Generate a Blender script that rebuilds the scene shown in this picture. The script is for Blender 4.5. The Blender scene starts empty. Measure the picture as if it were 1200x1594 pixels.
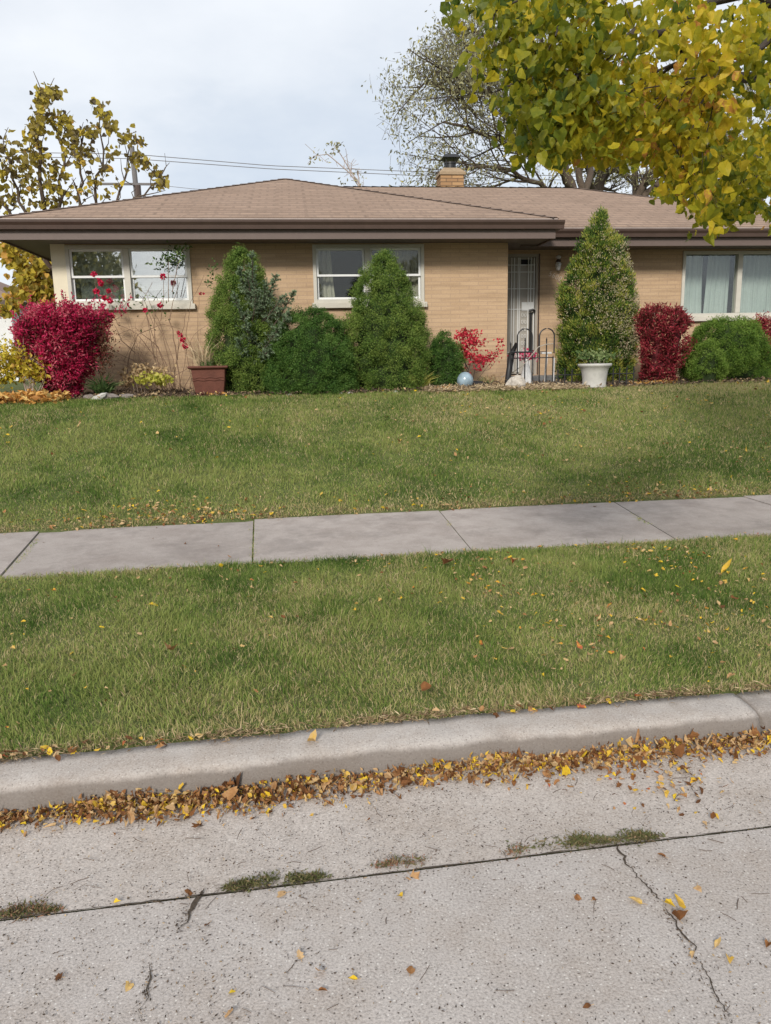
import bpy, math, random
import numpy as np
from math import radians as RAD, pi
S = bpy.context.scene
COL = S.collection
rng = np.random.default_rng(7)
random.seed(7)

# ---------------------------------------------------------------- camera
F = 1200.; CZ = 1.6
_p, _y, _r = RAD(11.2), RAD(6.3), RAD(1.1)
fw = np.array([math.sin(_y)*math.cos(_p), math.cos(_y)*math.cos(_p), -math.sin(_p)])
_rt = np.array([math.cos(_y), -math.sin(_y), 0.]); _up = np.cross(_rt, fw)
rt = _rt*math.cos(_r) - _up*math.sin(_r); up = _up*math.cos(_r) + _rt*math.sin(_r)
cd = bpy.data.cameras.new('camera'); cam = bpy.data.objects.new('camera', cd); COL.objects.link(cam)
from mathutils import Matrix, Vector
m = Matrix.Identity(4)
for i in range(3):
    m[i][0] = rt[i]; m[i][1] = up[i]; m[i][2] = -fw[i]
m[2][3] = CZ
cam.matrix_world = m
cd.sensor_fit = 'HORIZONTAL'; cd.sensor_width = 36; cd.lens = 36*F/1200; cd.clip_start = .05; cd.clip_end = 2000
S.camera = cam
def at(px, py, Y):
    d = fw + rt*(px-600)/F + up*(797-py)/F
    t = Y/d[1]; return np.array([d[0]*t, Y, CZ+d[2]*t])
def atz(px, py, Z):
    d = fw + rt*(px-600)/F + up*(797-py)/F
    t = (Z-CZ)/d[2]; return np.array([d[0]*t, d[1]*t, Z])
def proj(P):
    d = np.asarray(P) - np.array([0, 0, CZ]); k = d@fw
    return 600+F*(d@rt)/k, 797-F*(d@up)/k, k

# ---------------------------------------------------------------- terrain
def kerbY(x): return 2.735 + .052*x - .006*np.clip(x, -3, 3)**2
def jointY(x): return 2.155 + .045*x
def swN(x): return 5.34 + .034*x
def swF(x): xx = np.clip(x, -4, 5); return 6.73 + .06*xx - .0065*xx*xx + .03*(x-xx)
def bedY(x): return np.interp(x, [-9, -5, -4.1, -3.2, -2.4, -1.5, 0, 1.6, 2.6, 3.6, 4.6, 6, 9, 13], [10.2, 10.5, 10.75, 11.15, 11.4, 11.45, 11.5, 11.45, 11.2, 11.15, 11.4, 11.65, 11.75, 11.8])
def sst(a, b, x): t = np.clip((x-a)/(b-a), 0, 1); return t*t*(3-2*t)
def vnoise(x, y, s, seed=0):
    x = np.asarray(x, float)*s; y = np.asarray(y, float)*s
    xi = np.floor(x).astype(int); yi = np.floor(y).astype(int); fx = x-xi; fy = y-yi
    fx = fx*fx*(3-2*fx); fy = fy*fy*(3-2*fy)
    def h(a, b):
        n = (a*374761393 + b*668265263 + seed*974634777) & 0x7fffffff
        n = ((n ^ (n >> 13))*1274126177) & 0x7fffffff
        return ((n ^ (n >> 16)) & 0xffff)/65535.
    return (h(xi, yi)*(1-fx)+h(xi+1, yi)*fx)*(1-fy) + (h(xi, yi+1)*(1-fx)+h(xi+1, yi+1)*fx)*fy
def fbm(x, y, s, seed=0): return .55*vnoise(x, y, s, seed)+.3*vnoise(x, y, s*2.3, seed+1)+.15*vnoise(x, y, s*5.1, seed+2)
def hz(x, y):
    x = np.asarray(x, float); y = np.asarray(y, float)
    k = kerbY(x)+.225; n = swN(x); f = swF(x)
    z = np.where(y < k, -.03, 0.)
    t = np.clip((y-k)/(n-k), 0, 1)
    z = np.where((y >= k) & (y < n), .105 + .10*t + .012*np.sin(t*pi) + .02*(vnoise(x, y, 1.2, 5)-.5)*np.sin(t*pi), z)
    z = np.where((y >= n) & (y < f), .19 + .04*(y-n)/(f-n), z)
    u = np.clip((y-f)/4.45, 0, 3)
    lawn = .255 + .9*np.where(u < .8, u*1.02, .816+.184*(1-np.exp(-(u-.8)*6.2)))
    z = np.where(y >= f, lawn+.03*(vnoise(x, y, .7, 3)-.5)*np.clip(u*4, 0, 1), z)
    z = np.where(y < -6.3, .1, z)
    return z

# ---------------------------------------------------------------- materials
def mat(name):
    M = bpy.data.materials.new(name); M.use_nodes = True
    nt = M.node_tree; nt.nodes.clear()
    return M, nt
def N(nt, t, **kw):
    n = nt.nodes.new(t)
    for k, v in kw.items():
        if k.startswith('i_'): n.inputs[k[2:].replace('_', ' ')].default_value = v
        else: setattr(n, k, v)
    return n
def LK(nt, a, b): nt.links.new(a, b)
def ramp(nt, fac, stops, interp='LINEAR'):
    r = nt.nodes.new('ShaderNodeValToRGB'); r.color_ramp.interpolation = interp
    e = r.color_ramp.elements
    while len(e) > 1: e.remove(e[-1])
    e[0].position = stops[0][0]; e[0].color = (*stops[0][1], 1)
    for p, c in stops[1:]:
        x = e.new(p); x.color = (*c, 1)
    LK(nt, fac, r.inputs[0]); return r.outputs[0]
def out(nt, sh):
    o = nt.nodes.new('ShaderNodeOutputMaterial'); LK(nt, sh, o.inputs[0])
def pbsdf(nt, col, rough=.8, spec=.3, metal=0., bump=None, bstr=.3, bdist=.01):
    b = nt.nodes.new('ShaderNodeBsdfPrincipled')
    if isinstance(col, tuple): b.inputs['Base Color'].default_value = (*col, 1)
    else: LK(nt, col, b.inputs['Base Color'])
    b.inputs['Roughness'].default_value = rough; b.inputs['Specular IOR Level'].default_value = spec; b.inputs['Metallic'].default_value = metal
    if bump is not None:
        bp = N(nt, 'ShaderNodeBump'); bp.inputs['Strength'].default_value = bstr; bp.inputs['Distance'].default_value = bdist
        LK(nt, bump, bp.inputs['Height']); LK(nt, bp.outputs[0], b.inputs['Normal'])
    return b
def noise(nt, vec, sc, det=3, rough=.55):
    n = N(nt, 'ShaderNodeTexNoise'); n.inputs['Scale'].default_value = sc; n.inputs['Detail'].default_value = det; n.inputs['Roughness'].default_value = rough
    LK(nt, vec, n.inputs['Vector']); return n.outputs[0]
def mixc(nt, fac, a, b, mode='MIX'):
    n = N(nt, 'ShaderNodeMix', data_type='RGBA', blend_type=mode)
    for s, v in ((n.inputs[0], fac), (n.inputs[6], a), (n.inputs[7], b)):
        if isinstance(v, (int, float)): s.default_value = v
        elif isinstance(v, tuple): s.default_value = (*v, 1)
        else: LK(nt, v, s)
    return n.outputs[2]
def objco(nt): return N(nt, 'ShaderNodeTexCoord').outputs['Object']
def paint(name, col, rough=.6, var=.12, sc=6., spec=.3, metal=0., bump=0.):
    M, nt = mat(name); c = objco(nt)
    n = noise(nt, c, sc, 5, .6)
    n2 = noise(nt, c, sc*9, 3, .6)
    lo = tuple(v*(1-var) for v in col); hi = tuple(min(1, v*(1+var)) for v in col)
    k = ramp(nt, n, [(.3, lo), (.7, hi)])
    k = mixc(nt, .35, k, ramp(nt, n2, [(.3, lo), (.7, hi)]))
    out(nt, pbsdf(nt, k, rough, spec, metal, n2 if bump else None, bump, .01).outputs[0]); return M
def leafmat(name, stops, transl=.35, rough=.6, spec=.25, interp='LINEAR', mott=.0):
    M, nt = mat(name)
    a = N(nt, 'ShaderNodeAttribute', attribute_name='tint')
    mo = N(nt, 'ShaderNodeMath', operation='MULTIPLY_ADD'); LK(nt, noise(nt, objco(nt), 60, 3, .6), mo.inputs[0]); mo.inputs[1].default_value = mott; 
    m2 = N(nt, 'ShaderNodeMath', operation='SUBTRACT'); LK(nt, a.outputs['Fac'], m2.inputs[0]); m2.inputs[1].default_value = mott*.5; LK(nt, m2.outputs[0], mo.inputs[2])
    c = ramp(nt, mo.outputs[0], stops, interp)
    b = pbsdf(nt, c, rough, spec)
    t = N(nt, 'ShaderNodeBsdfTranslucent'); LK(nt, c, t.inputs[0])
    mx = N(nt, 'ShaderNodeMixShader'); mx.inputs[0].default_value = transl
    LK(nt, b.outputs[0], mx.inputs[1]); LK(nt, t.outputs[0], mx.inputs[2]); out(nt, mx.outputs[0]); return M

def concrete(name, base, dark, speck=1., scale=1., patchc=(.29, .235, .19), footdark=False, slab=False):
    M, nt = mat(name); c = objco(nt)
    big = noise(nt, c, .9*scale, 5, .6); mid = noise(nt, c, 7*scale, 5, .65); fine = noise(nt, c, 130*scale, 3, .7)
    k = ramp(nt, big, [(.30, tuple(v*.86 for v in base)), (.5, base), (.72, tuple(v*1.08 for v in base))])
    k = mixc(nt, .40, k, ramp(nt, mid, [(.30, dark), (.62, tuple(v*1.1 for v in base))]))
    k = mixc(nt, ramp(nt, noise(nt, c, 2.3*scale, 6, .7), [(.46, (0, 0, 0)), (.66, (.8,)*3)]), k, patchc)
    k = mixc(nt, ramp(nt, noise(nt, c, 4.1*scale, 7, .75), [(.55, (0, 0, 0)), (.68, (.45,)*3)]), k, tuple(v*.75 for v in patchc))
    k = mixc(nt, .35*speck, k, ramp(nt, fine, [(.30, tuple(v*.35 for v in dark)), (.5, base), (.70, tuple(min(1, v*1.45) for v in base))]))
    v = N(nt, 'ShaderNodeTexVoronoi'); v.inputs['Scale'].default_value = 95*scale; LK(nt, c, v.inputs['Vector'])
    sp = ramp(nt, v.outputs['Distance'], [(.16, (1, 1, 1)), (.34, (0, 0, 0))])
    vr = N(nt, 'ShaderNodeSeparateColor'); LK(nt, v.outputs['Color'], vr.inputs[0])
    sel = ramp(nt, vr.outputs[0], [(.80, (0, 0, 0)), (.84, (1, 1, 1))])
    selw = ramp(nt, vr.outputs[1], [(.72, (0, 0, 0)), (.8, (1, 1, 1))])
    mul = N(nt, 'ShaderNodeMath', operation='MULTIPLY'); LK(nt, sp, mul.inputs[0]); LK(nt, sel, mul.inputs[1])
    mul2 = N(nt, 'ShaderNodeMath', operation='MULTIPLY'); LK(nt, sp, mul2.inputs[0]); LK(nt, selw, mul2.inputs[1])
    m3 = N(nt, 'ShaderNodeMath', operation='MULTIPLY'); LK(nt, mul.outputs[0], m3.inputs[0]); m3.inputs[1].default_value = .75*speck
    m4 = N(nt, 'ShaderNodeMath', operation='MULTIPLY'); LK(nt, mul2.outputs[0], m4.inputs[0]); m4.inputs[1].default_value = .55*speck
    k = mixc(nt, m4.outputs[0], k, (.62, .59, .55)); k = mixc(nt, m3.outputs[0], k, (.09, .075, .065))
    if slab:   # each slab was poured and worn a little differently
        at_ = N(nt, 'ShaderNodeAttribute', attribute_name='tint'); k = mixc(nt, 1., k, ramp(nt, at_.outputs['Fac'], [(0, (.80, .79, .78)), (1, (1.14, 1.12, 1.10))]), 'MULTIPLY')
        k = mixc(nt, ramp(nt, noise(nt, c, 1.7, 8, .75), [(.50, (0, 0, 0)), (.62, (.5,)*3)]), k, (.19, .165, .15))
    if footdark:   # lower kerb face mixed darker, with an uneven upper edge
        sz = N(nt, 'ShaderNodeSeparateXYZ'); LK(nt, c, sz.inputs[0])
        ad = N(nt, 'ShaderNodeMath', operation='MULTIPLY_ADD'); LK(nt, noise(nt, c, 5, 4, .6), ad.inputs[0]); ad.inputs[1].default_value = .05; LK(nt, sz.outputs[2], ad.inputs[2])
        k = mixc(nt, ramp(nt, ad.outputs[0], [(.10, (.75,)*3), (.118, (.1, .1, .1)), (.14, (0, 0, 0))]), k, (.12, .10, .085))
    hb = N(nt, 'ShaderNodeMath', operation='ADD'); LK(nt, fine, hb.inputs[0]); LK(nt, mid, hb.inputs[1])
    out(nt, pbsdf(nt, k, .92, .2, 0, hb.outputs[0], .55, .006).outputs[0]); return M

MT = {}
MT['road'] = concrete('road_concrete', (.40, .365, .34), (.24, .205, .18), 1.35)
MT['gutter'] = concrete('gutter_concrete', (.43, .385, .35), (.26, .22, .19), 1.4)
MT['kerb'] = concrete('kerb_concrete', (.42, .385, .355), (.25, .22, .20), .9, footdark=True)
MT['walk'] = concrete('sidewalk_concrete', (.345, .31, .287), (.235, .205, .187), .5, 1., (.24, .205, .185), slab=True)
MT['stoop'] = concrete('stoop_concrete', (.22, .22, .22), (.15, .15, .15), .3)

def soil():
    M, nt = mat('lawn_soil'); c = objco(nt)
    k = ramp(nt, noise(nt, c, 3, 6, .7), [(.3, (.07, .09, .03)), (.5, (.11, .13, .045)), (.7, (.18, .155, .08))])
    k = mixc(nt, .5, k, ramp(nt, noise(nt, c, 40, 4, .7), [(.3, (.03, .045, .015)), (.7, (.13, .15, .05))]))
    out(nt, pbsdf(nt, k, .95, .1, 0, noise(nt, c, 60, 3), .8, .02).outputs[0]); return M
MT['soil'] = soil()
def mulch():
    M, nt = mat('bed_mulch'); c = objco(nt)
    k = ramp(nt, noise(nt, c, 22, 6, .75), [(.3, (.05, .035, .022)), (.5, (.13, .09, .06)), (.7, (.32, .25, .17))])
    out(nt, pbsdf(nt, k, .95, .1, 0, noise(nt, c, 50, 4), 1., .03).outputs[0]); return M
MT['mulch'] = mulch()

def brick():
    M, nt = mat('buff_roman_brick'); c = objco(nt)
    s = N(nt, 'ShaderNodeSeparateXYZ'); LK(nt, c, s.inputs[0])
    a = N(nt, 'ShaderNodeMath', operation='ADD'); LK(nt, s.outputs[0], a.inputs[0]); LK(nt, s.outputs[1], a.inputs[1])
    cb = N(nt, 'ShaderNodeCombineXYZ'); LK(nt, a.outputs[0], cb.inputs[0]); LK(nt, s.outputs[2], cb.inputs[1])
    def bt(c1, c2, mo, msz):
        b = N(nt, 'ShaderNodeTexBrick'); LK(nt, cb.outputs[0], b.inputs['Vector'])
        b.inputs['Color1'].default_value = (*c1, 1); b.inputs['Color2'].default_value = (*c2, 1); b.inputs['Mortar'].default_value = (*mo, 1)
        b.inputs['Scale'].default_value = 1; b.inputs['Mortar Size'].default_value = msz; b.inputs['Mortar Smooth'].default_value = .3
        b.inputs['Brick Width'].default_value = .31; b.inputs['Row Height'].default_value = .064; b.offset = .5; return b
    b = bt((.43, .295, .18), (.49, .345, .215), (.36, .25, .17), .0075)
    # some courses weathered darker
    w = noise(nt, N(nt, 'ShaderNodeVectorMath', operation='MULTIPLY').outputs[0], 1)
    vm = nt.nodes[-2] if nt.nodes[-2].bl_idname == 'ShaderNodeVectorMath' else [n for n in nt.nodes if n.bl_idname == 'ShaderNodeVectorMath'][0]
    LK(nt, cb.outputs[0], vm.inputs[0]); vm.inputs[1].default_value = (.9, 14., 1)
    k = mixc(nt, ramp(nt, w, [(.38, (.55,)*3), (.5, (0, 0, 0))]), b.outputs[0], (.29, .195, .12))
    st = noise(nt, c, 1.1, 5, .6)
    k = mixc(nt, ramp(nt, st, [(.35, (0, 0, 0)), (.75, (.35,)*3)]), k, (.56, .41, .27))
    fn = noise(nt, c, 45, 3, .7)
    k = mixc(nt, .18, k, ramp(nt, fn, [(.3, (.2, .13, .08)), (.7, (.6, .46, .3))]))
    out(nt, pbsdf(nt, k, .9, .2, 0, b.outputs[1], -.5, .006).outputs[0]); return M
MT['brick'] = brick()
def brick2():
    M, nt = mat('chimney_brick'); c = objco(nt)
    s = N(nt, 'ShaderNodeSeparateXYZ'); LK(nt, c, s.inputs[0])
    a = N(nt, 'ShaderNodeMath', operation='ADD'); LK(nt, s.outputs[0], a.inputs[0]); LK(nt, s.outputs[1], a.inputs[1])
    cb = N(nt, 'ShaderNodeCombineXYZ'); LK(nt, a.outputs[0], cb.inputs[0]); LK(nt, s.outputs[2], cb.inputs[1])
    b = N(nt, 'ShaderNodeTexBrick'); LK(nt, cb.outputs[0], b.inputs['Vector'])
    b.inputs['Color1'].default_value = (.48, .30, .15, 1); b.inputs['Color2'].default_value = (.27, .155, .08, 1); b.inputs['Mortar'].default_value = (.12, .08, .05, 1)
    b.inputs['Scale'].default_value = 1; b.inputs['Mortar Size'].default_value = .008; b.inputs['Brick Width'].default_value = .26; b.inputs['Row Height'].default_value = .075
    out(nt, pbsdf(nt, b.outputs[0], .9, .2, 0, b.outputs[1], -.6, .01).outputs[0]); return M
MT['brick2'] = brick2()
def shingle():
    M, nt = mat('asphalt_shingle'); uv = N(nt, 'ShaderNodeUVMap').outputs[0]; c = objco(nt)
    def bt(w, h, c1, c2, mo, ms):
        b = N(nt, 'ShaderNodeTexBrick'); LK(nt, uv, b.inputs['Vector'])
        b.inputs['Color1'].default_value = (*c1, 1); b.inputs['Color2'].default_value = (*c2, 1); b.inputs['Mortar'].default_value = (*mo, 1)
        b.inputs['Scale'].default_value = 1; b.inputs['Mortar Size'].default_value = ms; b.inputs['Mortar Smooth'].default_value = .6
        b.inputs['Brick Width'].default_value = w; b.inputs['Row Height'].default_value = h; return b
    b = bt(.9, .22, (.30, .21, .152), (.21, .15, .112), (.06, .04, .03), .045)
    b2 = bt(.25, .21, (.34, .23, .165), (.23, .155, .11), (.09, .06, .045), .03)
    k = mixc(nt, .5, b.outputs[0], b2.outputs[0])
    # long streaks running along the courses
    vm = N(nt, 'ShaderNodeVectorMath', operation='MULTIPLY'); LK(nt, uv, vm.inputs[0]); vm.inputs[1].default_value = (.5, 7., 1)
    k = mixc(nt, ramp(nt, noise(nt, vm.outputs[0], 1.6, 4, .6), [(.44, (.75,)*3), (.54, (0, 0, 0))]), k, (.12, .08, .058))
    k = mixc(nt, .3, k, ramp(nt, noise(nt, c, .8, 5, .6), [(.3, (.24, .165, .12)), (.7, (.40, .29, .22))]))
    k = mixc(nt, .22, k, ramp(nt, noise(nt, c, 90, 2, .7), [(.3, (.1, .07, .05)), (.7, (.55, .42, .33))]))
    out(nt, pbsdf(nt, k, .95, .15, 0, b.outputs[1], -.8, .02).outputs[0]); return M
MT['shingle'] = shingle()
MT['trim'] = paint('brown_fascia_metal', (.125, .092, .080), .5, .08)
MT['gut'] = paint('dark_brown_gutter_metal', (.070, .045, .036), .4, .15, spec=.4)
MT['drip'] = paint('weathered_drip_edge', (.36, .30, .27), .5, .2)
MT['soffit'] = paint('brown_soffit', (.14, .115, .10), .6, .1)
MT['cream'] = paint('cream_panel_paint', (.64, .58, .44), .6, .05)
MT['frame'] = paint('putty_window_paint', (.50, .48, .42), .5, .08)
MT['white'] = paint('white_sash_paint', (.70, .71, .70), .45, .05)
MT['sill'] = paint('pale_sill_stone', (.52, .49, .42), .7, .12)
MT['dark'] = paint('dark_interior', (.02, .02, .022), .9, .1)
MT['black'] = paint('black_iron_paint', (.012, .012, .013), .45, .2, spec=.5)
MT['cap'] = paint('chimney_mortar_crown', (.30, .22, .14), .9, .2, 20)
MT['terra'] = paint('terracotta', (.115, .042, .028), .75, .3, 9, bump=.3)
MT['urn'] = paint('weathered_white_urn', (.44, .43, .40), .8, .15, 12, bump=.2)
MT['stone'] = paint('pale_garden_stone', (.42, .38, .33), .9, .4, 20, bump=.8)
MT['gstone'] = paint('grey_border_stone', (.22, .19, .17), .9, .4, 20, bump=.8)
MT['ball'] = paint('blue_grey_glazed_ball', (.24, .32, .37), .25, .35, 9, spec=.6)
MT['bark'] = paint('grey_brown_bark', (.10, .075, .055), .95, .35, 25, bump=.8)
MT['darkbark'] = paint('dark_bark', (.06, .048, .04), .95, .3, 14, bump=.8)
MT['twig'] = paint('dry_twig_bark', (.07, .05, .035), .95, .3, 30)
MT['cane'] = paint('rose_cane_bark', (.20, .13, .085), .85, .35, 20)
MT['greystem'] = paint('grey_shrub_stem', (.36, .29, .24), .9, .3, 20)
MT['pole'] = paint('weathered_pole_wood', (.16, .15, .15), .9, .2, 3)
MT['nwall'] = paint('neighbour_white_siding', (.66, .66, .66), .7, .05)
MT['nroof'] = paint('neighbour_brown_roof', (.22, .155, .125), .95, .2, 4)
MT['hose'] = paint('beige_hose', (.36, .33, .28), .5, .1)
MT['whiteplastic'] = paint('white_plastic', (.58, .58, .57), .4, .04)
MT['curtain'] = paint('pale_curtain_cloth', (.41, .45, .42), .9, .12, 3)
MT['beigecurtain'] = paint('beige_curtain_cloth', (.36, .33, .26), .9, .12, 3)
MT['blind'] = paint('white_blind', (.52, .53, .54), .8, .04)
MT['brass'] = paint('pale_number_metal', (.62, .52, .42), .4, .1)
MT['paver'] = brick2()
def screenmat():
    M, nt = mat('door_screen_mesh')
    out(nt, pbsdf(nt, (.20, .19, .17), .7, .3).outputs[0]); return M
MT['screen'] = paint('grey_door_screen', (.33, .31, .275), .6, .1, 4)
MT['doorpaint'] = paint('beige_grey_door_paint', (.34, .31, .27), .5, .08)
def glass(name, refl, tint=(.9, .93, .92)):
    M, nt = mat(name)
    t = N(nt, 'ShaderNodeBsdfTransparent'); t.inputs[0].default_value = (*tint, 1)
    g = N(nt, 'ShaderNodeBsdfGlossy'); g.inputs['Roughness'].default_value = .015; g.inputs[0].default_value = (.95, .96, .97, 1)
    mx = N(nt, 'ShaderNodeMixShader'); mx.inputs[0].default_value = refl
    LK(nt, t.outputs[0], mx.inputs[1]); LK(nt, g.outputs[0], mx.inputs[2]); out(nt, mx.outputs[0]); return M
MT['glass'] = glass('window_glass', .38)
MT['glassd'] = glass('dim_window_glass', .035)
MT['glassm'] = glass('picture_window_glass', .07)

# foliage palettes (tint 0..1)
MT['grass'] = leafmat('grass_blade', [(0, (.045, .095, .016)), (.3, (.115, .19, .036)), (.55, (.25, .305, .080)), (.75, (.35, .34, .13)), (.9, (.48, .38, .20)), (1, (.62, .49, .31))], .35, .7, .12)
MT['spruce'] = leafmat('dwarf_spruce_needles', [(0, (.035, .075, .014)), (.5, (.10, .175, .028)), (1, (.22, .29, .06))], .2)
MT['bluespruce'] = leafmat('blue_green_needles', [(0, (.06, .09, .045)), (.5, (.15, .215, .12)), (1, (.30, .38, .24))], .15)
MT['yew'] = leafmat('yew_needles', [(0, (.022, .062, .012)), (.5, (.06, .135, .022)), (1, (.13, .22, .045))], .2)
MT['green2'] = leafmat('bright_boxy_needles', [(0, (.035, .08, .012)), (.5, (.10, .185, .022)), (1, (.20, .29, .05))], .2)
MT['arbor'] = leafmat('arborvitae_sprays', [(0, (.025, .06, .012)), (.45, (.085, .15, .022)), (.8, (.22, .27, .04)), (1, (.36, .34, .07))], .2)
MT['cones'] = leafmat('tan_seed_cones', [(0, (.16, .13, .06)), (.6, (.33, .29, .17)), (1, (.50, .46, .32))], .1)
MT['redleaf'] = leafmat('magenta_red_leaves', [(0, (.09, .012, .014)), (.25, (.20, .012, .03)), (.55, (.46, .014, .075)), (.85, (.60, .03, .12)), (1, (.62, .16, .20))], .35)
MT['redleaf2'] = leafmat('dark_red_leaves', [(0, (.09, .03, .016)), (.3, (.16, .025, .025)), (.6, (.27, .025, .04)), (.9, (.42, .05, .07)), (1, (.46, .26, .16))], .3)
MT['maple'] = leafmat('scarlet_leaves', [(0, (.25, .01, .02)), (.5, (.55, .03, .06)), (1, (.75, .10, .12))], .35)
MT['olive'] = leafmat('dull_olive_red_leaves', [(0, (.05, .04, .015)), (.5, (.10, .05, .025)), (1, (.20, .06, .04))], .3)
MT['yellowleaf'] = leafmat('yellow_shrub_leaves', [(0, (.25, .22, .02)), (.5, (.55, .45, .04)), (.8, (.72, .56, .10)), (1, (.60, .36, .12))], .4)
MT['lime'] = leafmat('lime_yellow_leaves', [(0, (.22, .27, .03)), (.6, (.50, .50, .08)), (1, (.68, .60, .20))], .4)
MT['tanleaf'] = leafmat('tan_dried_leaves', [(0, (.22, .14, .07)), (.6, (.46, .33, .18)), (1, (.62, .48, .28))], .3)
MT['bigyellow'] = leafmat('ochre_tree_leaves', [(0, (.11, .085, .05)), (.3, (.22, .17, .05)), (.6, (.42, .34, .05)), (.85, (.55, .42, .05)), (1, (.60, .34, .08))], .4)
MT['linden'] = leafmat('linden_leaves', [(0, (.06, .10, .014)), (.25, (.155, .185, .014)), (.5, (.30, .285, .018)), (.72, (.47, .39, .022)), (.92, (.64, .47, .035)), (1, (.50, .24, .06))], .55, .5, .3, mott=.45)
MT['locust'] = leafmat('sparse_grey_green_leaflets', [(0, (.14, .135, .08)), (.5, (.28, .27, .14)), (.8, (.42, .40, .22)), (1, (.48, .42, .12))], .35)
MT['litter'] = leafmat('fallen_leaf', [(0, (.10, .045, .02)), (.18, (.20, .085, .03)), (.36, (.36, .19, .08)), (.55, (.50, .35, .19)), (.72, (.56, .36, .05)), (.88, (.66, .46, .03)), (1, (.36, .10, .05))], .15, .8, .15, mott=.35)
MT['straw'] = leafmat('straw_debris', [(0, (.14, .10, .06)), (.5, (.40, .30, .18)), (1, (.62, .50, .32))], .15)
MT['orange'] = leafmat('orange_fallen_leaves', [(0, (.35, .16, .05)), (.5, (.62, .32, .08)), (1, (.70, .52, .20))], .3)
MT['rose'] = leafmat('rose_petals', [(0, (.35, .008, .03)), (.5, (.62, .02, .08)), (1, (.75, .08, .18))], .3)
MT['pink'] = leafmat('pink_artificial_petals', [(0, (.45, .03, .10)), (.5, (.65, .10, .20)), (1, (.8, .55, .58))], .3)
MT['greenleaf'] = leafmat('green_leaves', [(0, (.035, .075, .02)), (.5, (.10, .17, .05)), (1, (.28, .33, .14))], .3)
MT['weed'] = leafmat('road_weeds', [(0, (.06, .07, .025)), (.4, (.13, .14, .05)), (.7, (.25, .18, .10)), (1, (.30, .14, .09))], .25)
MT['debris'] = leafmat('dark_road_debris', [(0, (.035, .025, .018)), (.5, (.10, .07, .05)), (.85, (.24, .17, .10)), (1, (.45, .33, .18))], .0, .9)
MT['crack'] = paint('crack_dirt', (.10, .078, .058), .95, .4, 60, bump=1.)

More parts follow.
